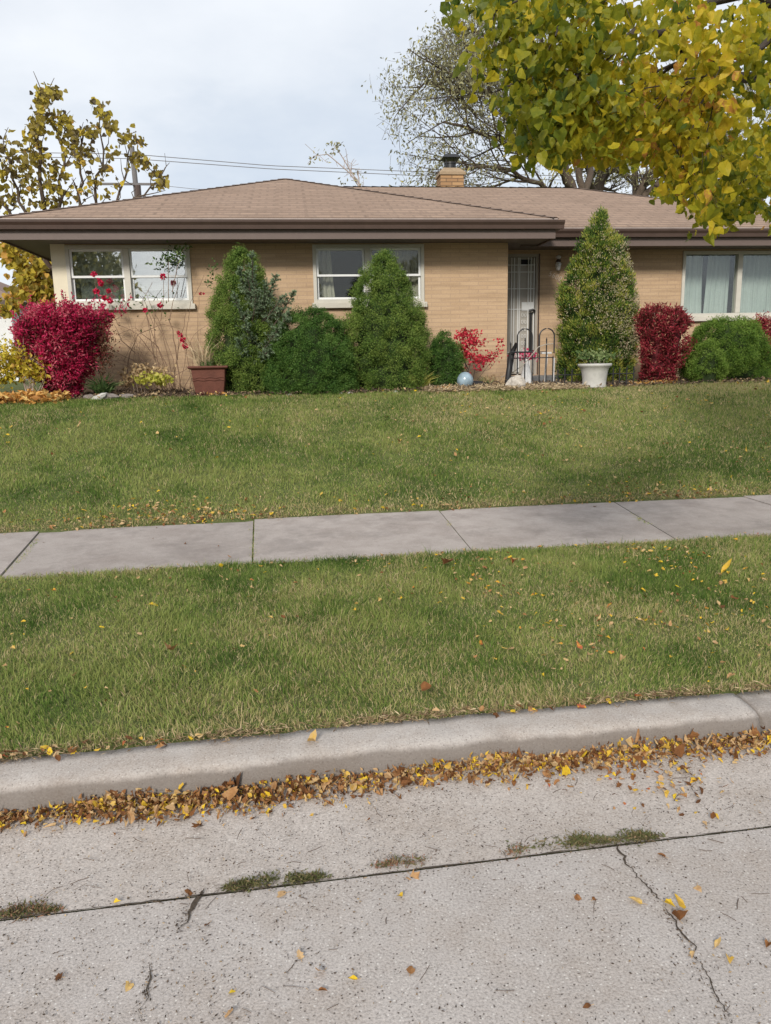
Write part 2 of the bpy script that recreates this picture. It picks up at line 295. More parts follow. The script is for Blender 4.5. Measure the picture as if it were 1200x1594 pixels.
# ---------------------------------------------------------------- mesh helpers
def tag(o, label=None, cat=None, group=None, kind=None):
    if label: o['label'] = label
    if cat: o['category'] = cat
    if group: o['group'] = group
    if kind: o['kind'] = kind
    return o
def empty(name, loc, label, cat, group=None):
    o = bpy.data.objects.new(name, None); COL.objects.link(o); o.location = tuple(float(v) for v in loc); o.empty_display_size = .2
    return tag(o, label, cat, group)
def link(name, me, parent=None):
    o = bpy.data.objects.new(name, me); COL.objects.link(o)
    if parent is not None:
        o.parent = parent
        L = parent.location.copy()
        q = parent.parent
        while q is not None: L += q.location; q = q.parent
        o.location = -L
        if parent.type == 'MESH': o.location = (0, 0, 0)
    return o
class MB:
    """collects vertices / faces in world space, built as ONE mesh"""
    def __init__(s): s.v = []; s.f = []; s.mi = []; s.t = []; s.n = 0; s.uv = None
    def add(s, V, Fs, mi=0, tint=None):
        V = np.asarray(V, float); b = s.n
        s.v.append(V); s.n += len(V)
        if isinstance(Fs, np.ndarray):
            s.f.append((Fs+b, mi))
        else:
            by = {}
            for f in Fs: by.setdefault(len(f), []).append(f)
            for k, l in by.items(): s.f.append((np.array(l, int)+b, mi))
        s.t.append(np.full(len(V), .5) if tint is None else (np.full(len(V), tint) if np.isscalar(tint) else tint))
        return s
    def box(s, a, b, mi=0):
        x0, y0, z0 = a; x1, y1, z1 = b
        V = [(x0, y0, z0), (x1, y0, z0), (x1, y1, z0), (x0, y1, z0), (x0, y0, z1), (x1, y0, z1), (x1, y1, z1), (x0, y1, z1)]
        return s.add(V, [(0, 3, 2, 1), (4, 5, 6, 7), (0, 1, 5, 4), (1, 2, 6, 5), (2, 3, 7, 6), (3, 0, 4, 7)], mi)
    def tube(s, pts, rad, n=6, mi=0, caps=True):
        P = np.asarray(pts, float); k = len(P); R = np.full(k, rad) if np.isscalar(rad) else np.asarray(rad, float)
        T = np.gradient(P, axis=0); T /= np.linalg.norm(T, axis=1)[:, None]+1e-9
        ref = np.array([0, 0, 1.]) if abs(T[0][2]) < .9 else np.array([1., 0, 0])
        A = np.cross(T, ref); A /= np.linalg.norm(A, axis=1)[:, None]+1e-9; B = np.cross(T, A)
        th = np.arange(n)*2*pi/n
        V = (P[:, None]+R[:, None, None]*(np.cos(th)[None, :, None]*A[:, None]+np.sin(th)[None, :, None]*B[:, None])).reshape(-1, 3)
        i = np.arange(k-1)[:, None]*n; j = np.arange(n)[None]; j2 = (j+1) % n
        Fq = np.stack([i+j, i+n+j, i+n+j2, i+j2], -1).reshape(-1, 4)
        s.add(V, Fq, mi)
        if caps:
            b = s.n-len(V); s.f.append((np.array([list(range(n))[::-1]])+b, mi)); s.f.append((np.array([list(range((k-1)*n, k*n))])+b, mi))
        return s
    def lathe(s, prof, c, n=24, mi=0, sx=1, sy=1):
        k = len(prof); th = np.arange(n)*2*pi/n
        V = np.array([(c[0]+r*math.cos(t)*sx, c[1]+r*math.sin(t)*sy, c[2]+z) for r, z in prof for t in th])
        Fs = np.array([[i*n+j, i*n+(j+1) % n, (i+1)*n+(j+1) % n, (i+1)*n+j] for i in range(k-1) for j in range(n)])
        return s.add(V, Fs, mi)
    def build(s, name, mats, parent=None, smooth=False, bevel=0):
        me = bpy.data.meshes.new(name)
        V = np.concatenate(s.v).astype(np.float32)
        me.vertices.add(len(V)); me.vertices.foreach_set('co', V.ravel())
        cnt = np.concatenate([np.full(len(f), f.shape[1]) for f, _ in s.f]); idx = np.concatenate([f.ravel() for f, _ in s.f])
        me.loops.add(len(idx)); me.loops.foreach_set('vertex_index', idx.astype(np.int32))
        me.polygons.add(len(cnt)); st = np.concatenate([[0], np.cumsum(cnt)[:-1]])
        me.polygons.foreach_set('loop_start', st.astype(np.int32))
        mi = np.concatenate([np.full(len(f), k) for f, k in s.f])
        mats = mats if isinstance(mats, (list, tuple)) else [mats]
        for q in mats: me.materials.append(MT[q])
        if mi.any(): me.polygons.foreach_set('material_index', mi.astype(np.int32))
        at_ = me.attributes.new('tint', 'FLOAT', 'POINT'); at_.data.foreach_set('value', np.concatenate(s.t).astype(np.float32))
        me.polygons.foreach_set('use_smooth', np.full(len(cnt), bool(smooth)))
        me.update(calc_edges=True); me.validate()
        o = link(name, me, parent)
        if bevel:
            b = o.modifiers.new('bevel', 'BEVEL'); b.width = bevel; b.segments = 2; b.limit_method = 'ANGLE'
        return o

def unit(v): return v/(np.linalg.norm(v, axis=-1, keepdims=True)+1e-9)
def cards(mb, C, D, L, W, tint, fold=.15, mi=0, r=rng):
    """diamond leaves: base C, direction D, length L, width W"""
    n = len(C); D = unit(D); L = np.broadcast_to(L, n); W = np.broadcast_to(W, n)
    Rn = r.normal(size=(n, 3)); Sd = unit(np.cross(D, Rn)); Nn = np.cross(D, Sd)
    V = np.empty((n, 4, 3))
    V[:, 0] = C; V[:, 2] = C+D*L[:, None]
    M_ = C+D*(L*.45)[:, None]+Nn*(L*fold)[:, None]
    V[:, 1] = M_-Sd*(W/2)[:, None]; V[:, 3] = M_+Sd*(W/2)[:, None]
    mb.add(V.reshape(-1, 3), np.arange(n*4).reshape(n, 4), mi, np.repeat(np.broadcast_to(tint, n), 4))
HEART = np.array([(0, 0), (-.30, -.06), (-.50, .14), (-.50, .42), (-.33, .72), (0, 1.06), (.33, .72), (.50, .42), (.50, .14), (.30, -.06)])
OVAL = np.array([(0, 0), (-.16, .08), (-.30, .3), (-.33, .52), (-.2, .8), (0, 1.1), (.2, .8), (.33, .52), (.30, .3), (.16, .08)])
JAG = np.array([(0, 0), (-.34, -.02), (-.22, .18), (-.52, .34), (-.26, .50), (-.30, .78), (0, 1.1), (.22, .70), (.46, .55), (.24, .36), (.50, .10), (.2, .08)])
def leaves(mb, C, D, Nm, size, tint, curl=.25, shape=HEART, r=rng, stalk=0.):
    """outlined leaves with a raised fold along the midrib"""
    n = len(C); D = unit(D); Sd = unit(np.cross(D, Nm)); Nn = np.cross(Sd, D)
    size = np.broadcast_to(size, n); cu = r.normal(0, 1, n)*curl; fo = np.abs(r.normal(0, 1, n))*curl*1.2
    asp = r.uniform(.8, 1.12, n)
    T = shape; k = len(T); pts = np.vstack([T, [(0, .45)]])
    X = pts[:, 0][None]*asp[:, None]*(1+.12*r.normal(size=(n, k+1))); Yy = pts[:, 1][None]*(1+.08*r.normal(size=(n, k+1)))
    Z = fo[:, None]*np.abs(X)*1.2 - cu[:, None]*(Yy**2)*.8 + .05*r.normal(size=(n, k+1))
    V = C[:, None]+size[:, None, None]*(X[..., None]*Sd[:, None]+Yy[..., None]*D[:, None]+Z[..., None]*Nn[:, None])
    b = np.arange(n)[:, None, None]*(k+1)
    tri = np.array([[k, i, (i+1) % k] for i in range(k)])[None]
    mb.add(V.reshape(-1, 3), (b+tri).reshape(-1, 3), 0, np.repeat(np.broadcast_to(tint, n), k+1))
def randdir(n, r=rng): return unit(r.normal(size=(n, 3)))

# ---------------------------------------------------------------- setting
def grid_sheet(name, xs, ys_fn, zfn, m_, kind='structure', nv=12):
    """sheet between y0(x) and y1(x)"""
    V = []; nx = len(xs)
    for x in xs:
        y0, y1 = ys_fn(x)
        for j in range(nv+1):
            y = y0+(y1-y0)*j/nv; V.append((x, y, float(zfn(x, y))))
    Fs = np.array([[i*(nv+1)+j, (i+1)*(nv+1)+j, (i+1)*(nv+1)+j+1, i*(nv+1)+j+1] for i in range(nx-1) for j in range(nv)])
    mb = MB(); mb.add(V, Fs); o = mb.build(name, m_, None, True); tag(o, kind=kind); return o

xs = np.unique(np.concatenate([-np.geomspace(14, 600, 14), np.arange(-14, 14.01, .25), np.geomspace(14, 600, 14)]))
ys = np.unique(np.round(np.concatenate([-np.geomspace(7, 600, 12), [-6.31, -6.29], np.arange(-6, 2.5, .8), np.arange(2.5, 13, .1), np.arange(13, 24, 1.), np.geomspace(24, 800, 14)]), 3))
X, Y = np.meshgrid(xs, ys, indexing='ij'); Z = hz(X, Y)
Z = np.where((Y > 2.4) & (Y < kerbY(X)+.25), -.03, Z)
mb = MB(); ny = len(ys); I = np.arange(len(xs)-1)[:, None]*ny+np.arange(ny-1)[None]
mb.add(np.stack([X, Y, Z], -1).reshape(-1, 3), np.stack([I, I+ny, I+ny+1, I+1], -1).reshape(-1, 4))
tag(mb.build('ground', 'soil', None, True), kind='structure')

xr = np.arange(-40, 40.01, .5)
xf = np.unique(np.concatenate([np.arange(-40, -6, 1.), np.arange(-6, 7, .1), np.arange(7, 40, 1.)]))
grid_sheet('road', xf, lambda x: (-6.0, jointY(x)-.003), lambda x, y: .0, 'road', nv=8)
grid_sheet('gutter_pan', xf, lambda x: (jointY(x)+.003, kerbY(x)+.03), lambda x, y: .0-.012*np.sin(pi*min(1, max(0, (y-jointY(x))/.6))), 'gutter', nv=6)
def kerb(name, x0, x1, n, dz=0, dy=0):
    prof = [(-.002, -.03), (.0, .0), (.008, .035), (.018, .070), (.030, .090), (.05, .102), (.10, .108), (.17, .110), (.230, .108), (.238, -.03)]
    V = []; k = len(prof); xsn = np.linspace(x0, x1, n)
    for i, x in enumerate(xsn):
        e = .02 if i in (0, n-1) and n > 10 else 0
        w = .006*math.sin(x*3.1)+.004*math.sin(x*9.7)
        for (a, b) in prof: V.append((x, kerbY(x)+a*(1-e)+w*(b > .02)+dy+(.012*max(0, float(vnoise(x, b*30, 16., 4))-.55)+.004*random.random())*(.03 < b < .109), b*(1-e)+(dz if b > .03 else 0)-(.014*max(0, float(vnoise(x, 0., 9., 7))-.6)+.0015*random.random())*(b > .08)))
    Fs = [(i*k+j, i*k+j+1, (i+1)*k+j+1, (i+1)*k+j) for i in range(n-1) for j in range(k-1)]
    Fs = [tuple(reversed(f)) for f in Fs]
    Fs += [tuple(range(k)), tuple(reversed(range((n-1)*k, n*k)))]
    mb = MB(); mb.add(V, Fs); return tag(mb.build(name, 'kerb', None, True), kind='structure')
kx = atz(1172, 1100, .1)[0]
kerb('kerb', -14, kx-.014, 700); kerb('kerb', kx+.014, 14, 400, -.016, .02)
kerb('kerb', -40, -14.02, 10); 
# sidewalk slabs
J = [((8, 893), (62, 833)), ((395, 869), (397, 805)), ((729, 851), (684, 797)), ((1040, 834), (957, 784))]
lines = []
for a, b in J:
    A = atz(a[0], a[1], .20); B = atz(b[0], b[1], .235); sl = (B[0]-A[0])/(B[1]-A[1]); lines.append((A[0], sl))
step = lines[3][0]-lines[2][0]
L0 = [(lines[0][0]-1.5*k, .1) for k in range(12, 0, -1)]; L1 = [(lines[3][0]+1.5*k, -.1) for k in range(1, 13)]
lines = L0+lines+L1
zw = lambda x, y: .19+.008+.045*(y-swN(x))/(swF(x)-swN(x))
mb = MB()
for k in range(len(lines)-1):
    (a0, s0), (a1, s1) = lines[k], lines[k+1]
    nu, nv = 10, 6; V = []
    dzk = [.0, .006, -.002, .004, .0][k % 5]
    for j in range(nv+1):
        v = j/nv
        for i in range(nu+1):
            u = i/nu; g = .006
            xn = (a0+g)*(1-u)+(a1-g)*u; yn = float(swN(xn))
            xq = (a0+s0*1.4+g)*(1-u)+(a1+s1*1.4-g)*u; yq = float(swF(xq))
            x = xn+(xq-xn)*v; y = yn+(yq-yn)*v
            V.append((x, y, .198+.045*v+dzk))
    n0 = len(V)
    Fs = [(j*(nu+1)+i, j*(nu+1)+i+1, (j+1)*(nu+1)+i+1, (j+1)*(nu+1)+i) for j in range(nv) for i in range(nu)]
    ring = [i for i in range(nu+1)]+[j*(nu+1)+nu for j in range(1, nv+1)]+[nv*(nu+1)+i for i in range(nu-1, -1, -1)]+[j*(nu+1) for j in range(nv-1, 0, -1)]
    for q in ring: V.append((V[q][0], V[q][1], V[q][2]-.06))
    m_ = len(ring)
    Fs += [(ring[(t+1) % m_], ring[t], n0+t, n0+(t+1) % m_) for t in range(m_)]
    mb.add(V, Fs, 0, [.75, .35, .55, .2, .6, .45, .7][k % 7])
tag(mb.build('sidewalk', 'walk'), kind='structure')
# garden bed
grid_sheet('garden_bed', np.arange(-9, 13, .2), lambda x: (float(bedY(x))-.02, 14.2 if x > 3.6 else 13.0), lambda x, y: hz(x, y)+.012, 'mulch', nv=14)

# cracks and joint dirt in the road
def strip(name, pts, w, z=.003, m_='crack', jit=.006, seg=.012, kind='stuff'):
    P = np.array([p[:2] for p in pts]); d = np.r_[0, np.cumsum(np.linalg.norm(np.diff(P, axis=0), axis=1))]
    n = max(4, int(d[-1]/seg)); t = np.linspace(0, d[-1], n); d0_ = t; Q = np.stack([np.interp(t, d, P[:, 0]), np.interp(t, d, P[:, 1])], -1)
    T = np.gradient(Q, axis=0); T = unit(T); Nn = np.stack([-T[:, 1], T[:, 0]], -1)
    Q = Q+Nn*(jit*np.convolve(rng.normal(size=n), np.ones(3)/3, 'same'))[:, None]
    ww = w*(.08+1.3*vnoise(d0_*14, d0_*0, 1., n)**1.5+.3*rng.random(n))*np.minimum(1, np.minimum(np.arange(n), np.arange(n)[::-1])/4+.1)
    V = np.concatenate([np.c_[Q+Nn*ww[:, None]/2, np.full(n, z)], np.c_[Q-Nn*ww[:, None]/2, np.full(n, z)]])
    i = np.arange(n-1); mb = MB(); mb.add(V, np.stack([i, i+n, i+n+1, i+1], -1))
    return tag(mb.build(name, m_), kind=kind)
strip('road_joint', [(x, jointY(x)) for x in np.arange(-5, 6, .2)], .0055, .004, jit=.002)
strip('road_crack', [atz(a, b, 0) for a, b in [(958, 1312), (985, 1350), (1012, 1385), (1030, 1408)]], .009, .004, jit=.014)
strip('road_crack', [atz(a, b, 0) for a, b in [(1030, 1408), (1062, 1445), (1080, 1490), (1100, 1530), (1135, 1594)]], .004, .004, jit=.014)
strip('road_crack', [atz(a, b, 0) for a, b in [(318, 1385), (300, 1418), (270, 1450)]], .012, .004, jit=.014)
strip('road_crack', [atz(a, b, 0) for a, b in [(240, 1500), (232, 1545), (214, 1594)]], .005, .004, jit=.012)
strip('road_crack', [atz(a, b, 0) for a, b in [(1045, 1160), (1075, 1200), (1080, 1240)]], .004, .004, jit=.01)

# ---------------------------------------------------------------- grass
def grass(name, n, x0, x1, ya, yb, hgt, wid, dryfn, edge=.05):
    x = rng.uniform(x0, x1, n); u = rng.random(n); a = ya(x); b = yb(x); y = a+(b-a)*u
    px, py, k = proj(np.stack([x, y, np.full(n, .2)], -1)); keep = (px > -520) & (px < 1600)
    dn = fbm(x, y, 1.1, 31); keep &= rng.random(n) < .55+.9*dn
    x, y, u, px = x[keep], y[keep], u[keep], px[keep]; n = len(x)
    z = hz(x, y)-.004
    dr0 = dryfn(x, y, u); isd0 = rng.random(n) < dr0
    C = np.stack([x, y, z], -1); tuft = fbm(x, y, 2.2, 11); t2 = vnoise(x, y, 9., 17)
    H = hgt*(.4+.8*rng.random(n)+.7*(rng.random(n) > .97))*(.35+.8*tuft+.5*t2)*np.where(isd0, .75, 1.)
    ang = 2*pi*vnoise(x, y, 5., 23)*2+rng.normal(0, 1.4, n)
    lean = np.abs(rng.normal(.45, .5, n))
    D = np.stack([np.cos(ang)*lean, np.sin(ang)*lean, np.ones(n)], -1); D = unit(D)
    D2 = D.copy(); D2[:, :2] *= 2.6; D2[:, 2] *= .75; D2 = unit(D2)
    fa = rng.uniform(0, pi, n); Sd = np.stack([np.cos(fa), np.sin(fa), np.zeros(n)], -1)
    W = wid*rng.uniform(.6, 1.3, n)
    V = np.empty((n, 5, 3)); mid = C+D*(H*.55)[:, None]
    V[:, 0] = C-Sd*W[:, None]*.5; V[:, 1] = C+Sd*W[:, None]*.5
    V[:, 2] = mid+Sd*W[:, None]*.42; V[:, 3] = mid-Sd*W[:, None]*.42; V[:, 4] = mid+D2*(H*.5)[:, None]
    dry = dryfn(x, y, u)
    tint = np.clip(.46+.85*(fbm(x, y, .9, 41)-.5)+.5*(vnoise(x, y, 2.7, 43)-.5)+.17*rng.normal(size=n)+.22*(vnoise(x, y, 8, 5)-.5), .0, .62)
    isdry = isd0; tint = np.where(isdry, rng.uniform(.68, 1., n), tint)
    b = np.arange(n)[:, None]*5
    mb = MB(); mb.add(V.reshape(-1, 3), b+np.array([[0, 1, 2, 3]]), 0, np.repeat(tint, 5))
    mb.f.append((b+np.array([[3, 2, 4]]), 0))
    o = mb.build(name, 'grass'); tag(o, kind='stuff'); return o
def dryT(x, y, u):
    return .95*np.clip(.14+.9*np.exp(-u/.09)+.12*np.exp(-(1-u)/.04)+1.5*(fbm(x, y, 1.3, 51)-.47)+.08*(x > 1)*1., .03, .85)
def dryL(x, y, u):
    p = .25*sst(.0, 3.5, x)*np.exp(-((u-.5)/.35)**2)
    return .95*np.clip(.16+.9*np.exp(-u/.04)+1.3*p+1.6*np.clip(fbm(x, y, .9, 61)-.5, 0, 1)+1.2*np.clip(fbm(x, y, 2.6, 66)-.62, 0, 1)+.3*sst(3.5, 6, x)*sst(.55, .9, u)+.25*np.exp(-(1-u)/.03), .02, .85)
o = grass('terrace_grass', 390000, -5.2, 6.6, lambda x: kerbY(x)+.222+.02*vnoise(x, x*0, 6, 3), lambda x: swN(x)+.0+.03*vnoise(x, x*0, 9, 4), .046, .0037, dryT)
tag(o, 'uneven green turf strip between the kerb and the sidewalk', 'grass')
o = grass('lawn_grass', 470000, -7.6, 11.5, lambda x: swF(x)-.03+.04*vnoise(x, x*0, 7, 9), lambda x: bedY(x)+.05*vnoise(x, x*0, 5, 2), .052, .0062, dryL)
tag(o, 'sloping green front lawn with dry patches above the sidewalk', 'grass')

# ---------------------------------------------------------------- fallen leaves
def litter(name, C, size, label, cat='fallen leaves', pal=None, mat_='litter', tilt=.35, curl=.35, parent=None, kind='stuff'):
    n = len(C); a = rng.uniform(0, 2*pi, n)
    D = np.stack([np.cos(a), np.sin(a), rng.normal(0, tilt, n)], -1); Nm = np.stack([rng.normal(0, tilt, n), rng.normal(0, tilt, n), np.ones(n)], -1)
    if pal is None: pal = [0, .1, .18, .3, .36, .45, .55, .55, .72, .88, 1]
    t = np.clip(rng.choice(pal, n)+rng.normal(0, .03, n), 0, 1)
    mb = MB(); h = n//2
    g = n//6; leaves(mb, C[:g], D[:g], Nm[:g], size[:g], t[:g], curl); leaves(mb, C[g:h], D[g:h], Nm[g:h], size[g:h], t[g:h], curl, JAG); leaves(mb, C[h:], D[h:], Nm[h:], size[h:]*1.1, t[h:], curl, OVAL)
    o = mb.build(name, mat_, parent); 
    if kind: tag(o, label, cat, kind=kind)
    return o
# thick row against the kerb
n = 13000; x = rng.uniform(-2.6, 4.2, n)
dens = .55+.6*vnoise(x, x*0, 2.3, 71)
gap = np.exp(-((x-(-1.0))/.12)**2)*.5
w = .036+.045*vnoise(x, x*0, 3.1, 72); off = np.abs(rng.normal(0, 1, n))*w
y = kerbY(x)-.002-off*.95; keep = rng.random(n) < (dens-gap); x, y, off = x[keep], y[keep], off[keep]; n = len(x)
z = .004+.038*rng.random(n)**1.3*np.exp(-(off/.06)**2)*(.4+1.0*vnoise(x, x*0, 4, 75))
litter('gutter_leaf_litter', np.stack([x, y, z], -1), rng.uniform(.006, .026, n)*(.8+.7*(rng.random(n) > .88)), 'ragged band of brown and yellow fallen leaves lying against the kerb', pal=[0, .08, .12, .18, .22, .3, .36, .42, .5, .55, .6, .72, .86], tilt=.5, curl=.8)
litterX = (x, y)
# spill over the gutter on the right
P = [atz(1000+rng.normal(0, 45), 1200+rng.normal(0, 28), .006) for _ in range(90)]
P += [atz(1075+rng.normal(0, 22), 1225+rng.normal(0, 25), .006) for _ in range(40)]
P += [atz(790+rng.normal(0, 60), 1212+rng.normal(0, 8), .006) for _ in range(40)]
litter('spilled_leaf_litter', np.array(P), rng.uniform(.008, .028, len(P)), 'loose yellow and tan leaves spilling from the kerb onto the gutter at right')
# kerb back edge leaves
n = 420; x = rng.uniform(-2.2, 3.6, n); cl = vnoise(x, x*0, 2.7, 82); keep = rng.random(n) < cl**2*1.3; x = x[keep]; n = len(x)
y = kerbY(x)+.215+rng.normal(0, .025, n)
litter('kerb_top_leaf_litter', np.stack([x, y, np.full(n, .122)+.012*rng.random(n)], -1), rng.uniform(.015, .036, n), 'brown leaves caught in the grass edge on top of the kerb')
# lawn leaves
def scatter(n, x0, x1, ya, yb, lift, pw=1.):
    x = rng.uniform(x0, x1, n*2); y = ya(x)+(yb(x)-ya(x))*rng.random(n*2)**pw; kp = rng.random(n*2) < (fbm(x, y, 1.6, 88)*1.5)**3*.55; x = x[kp]; y = y[kp]; n = len(x); return np.stack([x, y, hz(x, y)+lift*rng.uniform(.5, 1.1, n)], -1)
C = scatter(900, -3, 5, lambda x: kerbY(x)+.3, swN, .042)
C = np.concatenate([C, scatter(600, .8, 5, lambda x: kerbY(x)+.3, swN, .042)])
litter('terrace_leaf_litter', C, rng.uniform(.010, .030, len(C)), 'scattered small tan and yellow leaves on the turf strip', pal=[.1, .3, .45, .55, .55, .6, .72, .88, .95])
C = np.concatenate([scatter(1100, -5.5, 9, swF, bedY, .045), scatter(1900, -5.5, 9, lambda x: swF(x)-.02, lambda x: swF(x)+.45, .03, 1.8), scatter(600, 1, 9, swF, bedY, .045)])
litter('lawn_leaf_litter', C, rng.uniform(.014, .040, len(C)), 'scattered small tan and yellow leaves on the front lawn', pal=[.1, .2, .3, .45, .55, .55, .6, .72, .8])
# sidewalk bits
C = scatter(45, -3, 6, swN, swF, 0.0); C[:, 2] = [zw(a, b)+.006 for a, b in C[:, :2]]
litter('sidewalk_leaf_litter', C, rng.uniform(.012, .03, len(C)), 'few small dry leaves and bits on the sidewalk')
# dead thatch along the mown edges
def thatch(name, n, fy, sy_, x0, x1, lift, label):
    x = rng.uniform(x0, x1, n); kp = rng.random(n) < .25+1.1*vnoise(x, x*0, 3.7, 12)**1.5; x = x[kp]; n = len(x); y = fy(x)+rng.normal(0, sy_, n)+.02*(vnoise(x, x*0, 6, 14)-.5); a = rng.uniform(0, 2*pi, n)
    z = np.maximum(hz(x, y), lift)+rng.uniform(.002, .018, n); mb = MB()
    cards(mb, np.stack([x, y, z], -1), np.stack([np.cos(a), np.sin(a), rng.normal(.12, .25, n)], -1), rng.uniform(.012, .05, n), rng.uniform(.002, .006, n), np.clip(rng.beta(1.5, 1.6, n), 0, 1), .1)
    return tag(mb.build(name, 'thatch'), label, 'dead grass', kind='stuff')
MT['thatch'] = leafmat('dead_grass_thatch', [(0, (.07, .045, .025)), (.4, (.20, .13, .07)), (.75, (.42, .31, .18)), (1, (.58, .46, .29))], .15)
thatch('kerb_edge_thatch', 6500, lambda x: kerbY(x)+.235, .022, -2.6, 4., .112, 'dead brown grass matted along the back edge of the kerb')
thatch('lawn_edge_thatch', 8500, lambda x: swF(x)+.05, .05, -5, 8, .246, 'dead brown grass and crumbs along the lawn edge above the sidewalk')
thatch('sidewalk_edge_thatch', 2500, lambda x: swN(x)-.01, .02, -4, 6, .2, 'dry clippings along the near edge of the sidewalk')
# fine debris on road
n = 26000; x = rng.uniform(-1.9, 3.0, n); y = rng.uniform(1.25, 2.72, n)
dens = .02+1.3*fbm(x, y, 2.1, 91)**3+.22*np.exp(-((y-jointY(x)-.1)/.12)**2)+.5*np.exp(-((y-jointY(x))/.015)**2)+.9*np.exp(-((kerbY(x)-.09-y)/.06)**2)
keep = (rng.random(n) < dens) & (y < kerbY(x)-.03); x, y = x[keep], y[keep]; n = len(x)
a = rng.uniform(0, 2*pi, n)
mb = MB(); cards(mb, np.stack([x, y, np.full(n, .003)+.003*rng.random(n)], -1), np.stack([np.cos(a), np.sin(a), rng.normal(0, .12, n)], -1), rng.uniform(.003, .013, n), rng.uniform(.0015, .006, n), np.clip(rng.beta(1.2, 1.5, n), 0, 1), .1)
k2 = 170; x = rng.uniform(-1.9, 2.8, k2); y = rng.uniform(1.25, 2.6, k2); a = rng.uniform(0, 2*pi, k2)
for i in range(k2):
    L = rng.uniform(.02, .06); p = np.array([x[i], y[i], .004]); d = np.array([math.cos(a[i]), math.sin(a[i]), 0]); q = np.array([-d[1], d[0], 0])*rng.normal(0, .15)
    mb.tube([p, p+(d+q)*L*.5, p+d*L], .0007+.0006*rng.random(), 4)
for (pa, pb) in [((958, 1312), (1030, 1408)), ((1030, 1408), (1080, 1490)), ((1080, 1490), (1135, 1594)), ((318, 1385), (270, 1450)), ((240, 1500), (214, 1594)), ((1045, 1160), (1080, 1240))]:
    A_, B_ = atz(*pa, 0), atz(*pb, 0); k3 = 60; u = rng.random(k3); C = A_+(B_-A_)*u[:, None]+rng.normal(0, 1, (k3, 3))*np.array([.012, .012, 0]); C[:, 2] = .004
    mb_dir = randdir(k3); mb_dir[:, 2] *= .15; cards(mb, C, mb_dir, rng.uniform(.003, .011, k3), rng.uniform(.002, .006, k3), rng.beta(1.2, 2, k3), .1)
tag(mb.build('road_debris', 'debris'), 'fine dark twigs seeds and crumbs scattered over the road', 'debris', kind='stuff')

# notable single leaves on the road and turf
def one_leaf(px, py, sizepx, t, label, zf=0., shape=HEART, group=None, curl=.3):
    p = atz(px, py, zf+.006); k = proj(p)[2]; s = sizepx*k/F*.8; shape = (HEART, JAG, OVAL, JAG)[px % 4]; curl = .55
    mb = MB(); a = rng.uniform(0, 2*pi)
    d = np.array([[math.cos(a), math.sin(a), .12]]); 
    leaves(mb, p[None]-d*s*.5, d, np.array([[rng.normal(0, .3), rng.normal(0, .3), 1]]), s, np.array([t]), curl, shape)
    mb.tube([p-d[0]*s*.5, p-d[0]*s*.9+np.array([0, 0, .002])], .0008, 4)
    o = mb.build('fallen_leaf', 'litter'); tag(o, label, 'leaf', group)
    return o
for a in [(550, 1525, 17, .88, 'bright yellow leaf on the road near the bottom centre of the photo'),
          (497, 1516, 24, .42, 'pale tan curled leaf just left of the bright yellow leaf on the road'),
          (502, 1542, 17, .2, 'rusty brown leaf below the pale tan leaf on the road'),
          (360, 1580, 22, .45, 'peach tan leaf at the bottom edge of the road'),
          (467, 1488, 17, .5, 'small light tan leaf above the pale tan curled leaf on the road'),
          (322, 1440, 16, .02, 'dark maroon leaf lying below the left weed clump'),
          (294, 1387, 26, .14, 'reddish brown leaf where the left crack meets the road joint'),
          (89, 1520, 18, .03, 'dark brown leaf at the lower left of the road'),
          (200, 1535, 17, .6, 'yellowish tan leaf right of the dark brown leaf at lower left'),
          (360, 1544, 13, .84, 'small yellow leaf at the bottom left of centre on the road'),
          (645, 1367, 30, .40, 'wide peach brown leaf just below the road joint at centre'),
          (624, 1396, 12, .76, 'small greenish yellow leaf below the wide peach brown leaf'),
          (640, 1508, 20, .3, 'brown leaf with a twig stem right of the bright yellow leaf'),
          (900, 1397, 14, .22, 'left leaf of a brown pair right of road centre'),
          (926, 1397, 14, .2, 'right leaf of a brown pair right of road centre'),
          (990, 1402, 24, .62, 'tan and yellow leaf touching the right road crack'),
          (1042, 1408, 22, .80, 'golden leaf of a cluster caught in the right road crack'),
          (1056, 1414, 22, .72, 'orange yellow leaf topmost of the cluster in the right road crack'),
          (1052, 1426, 22, .1, 'dark brown leaf under the cluster in the right road crack'),
          (1118, 1470, 20, .6, 'straw coloured leaf at the lower right of the road'),
          (1136, 1494, 14, .66, 'small straw yellow leaf below the straw coloured leaf at lower right'),
          (1078, 1484, 14, .56, 'tiny cream leaf on the thin crack at lower right'),
          (1030, 1330, 16, .22, 'small orange brown leaf right of the top of the right road crack'),
          (1086, 1383, 22, .5, 'light tan leaf with a twig on the right side of the road'),
          (1195, 1470, 18, .24, 'brown leaf at the right edge of the road'),
          (914, 1565, 16, .03, 'dark oval seed pod like leaf near the bottom right of the road'),
          (991, 1228, 16, .74, 'orange yellow leaf alone in the gutter right of centre'),
          (1050, 1237, 13, .88, 'small bright yellow leaf in the gutter near the right'),
          (1114, 1268, 15, .76, 'golden leaf near the joint at the right of the gutter'),
          (574, 1278, 10, .15, 'small dark red leaf alone on the gutter pan at centre'),
          (275, 1278, 14, .25, 'orange brown leaf just below the leaf band at left'),
          (434, 1390, 28, .5, 'cream leaf tucked under the left weed clump'),
          (182, 1404, 13, .82, 'small yellow leaf on the road joint left of the weed clump')]:
    one_leaf(a[0], a[1], a[2], a[3], a[4])
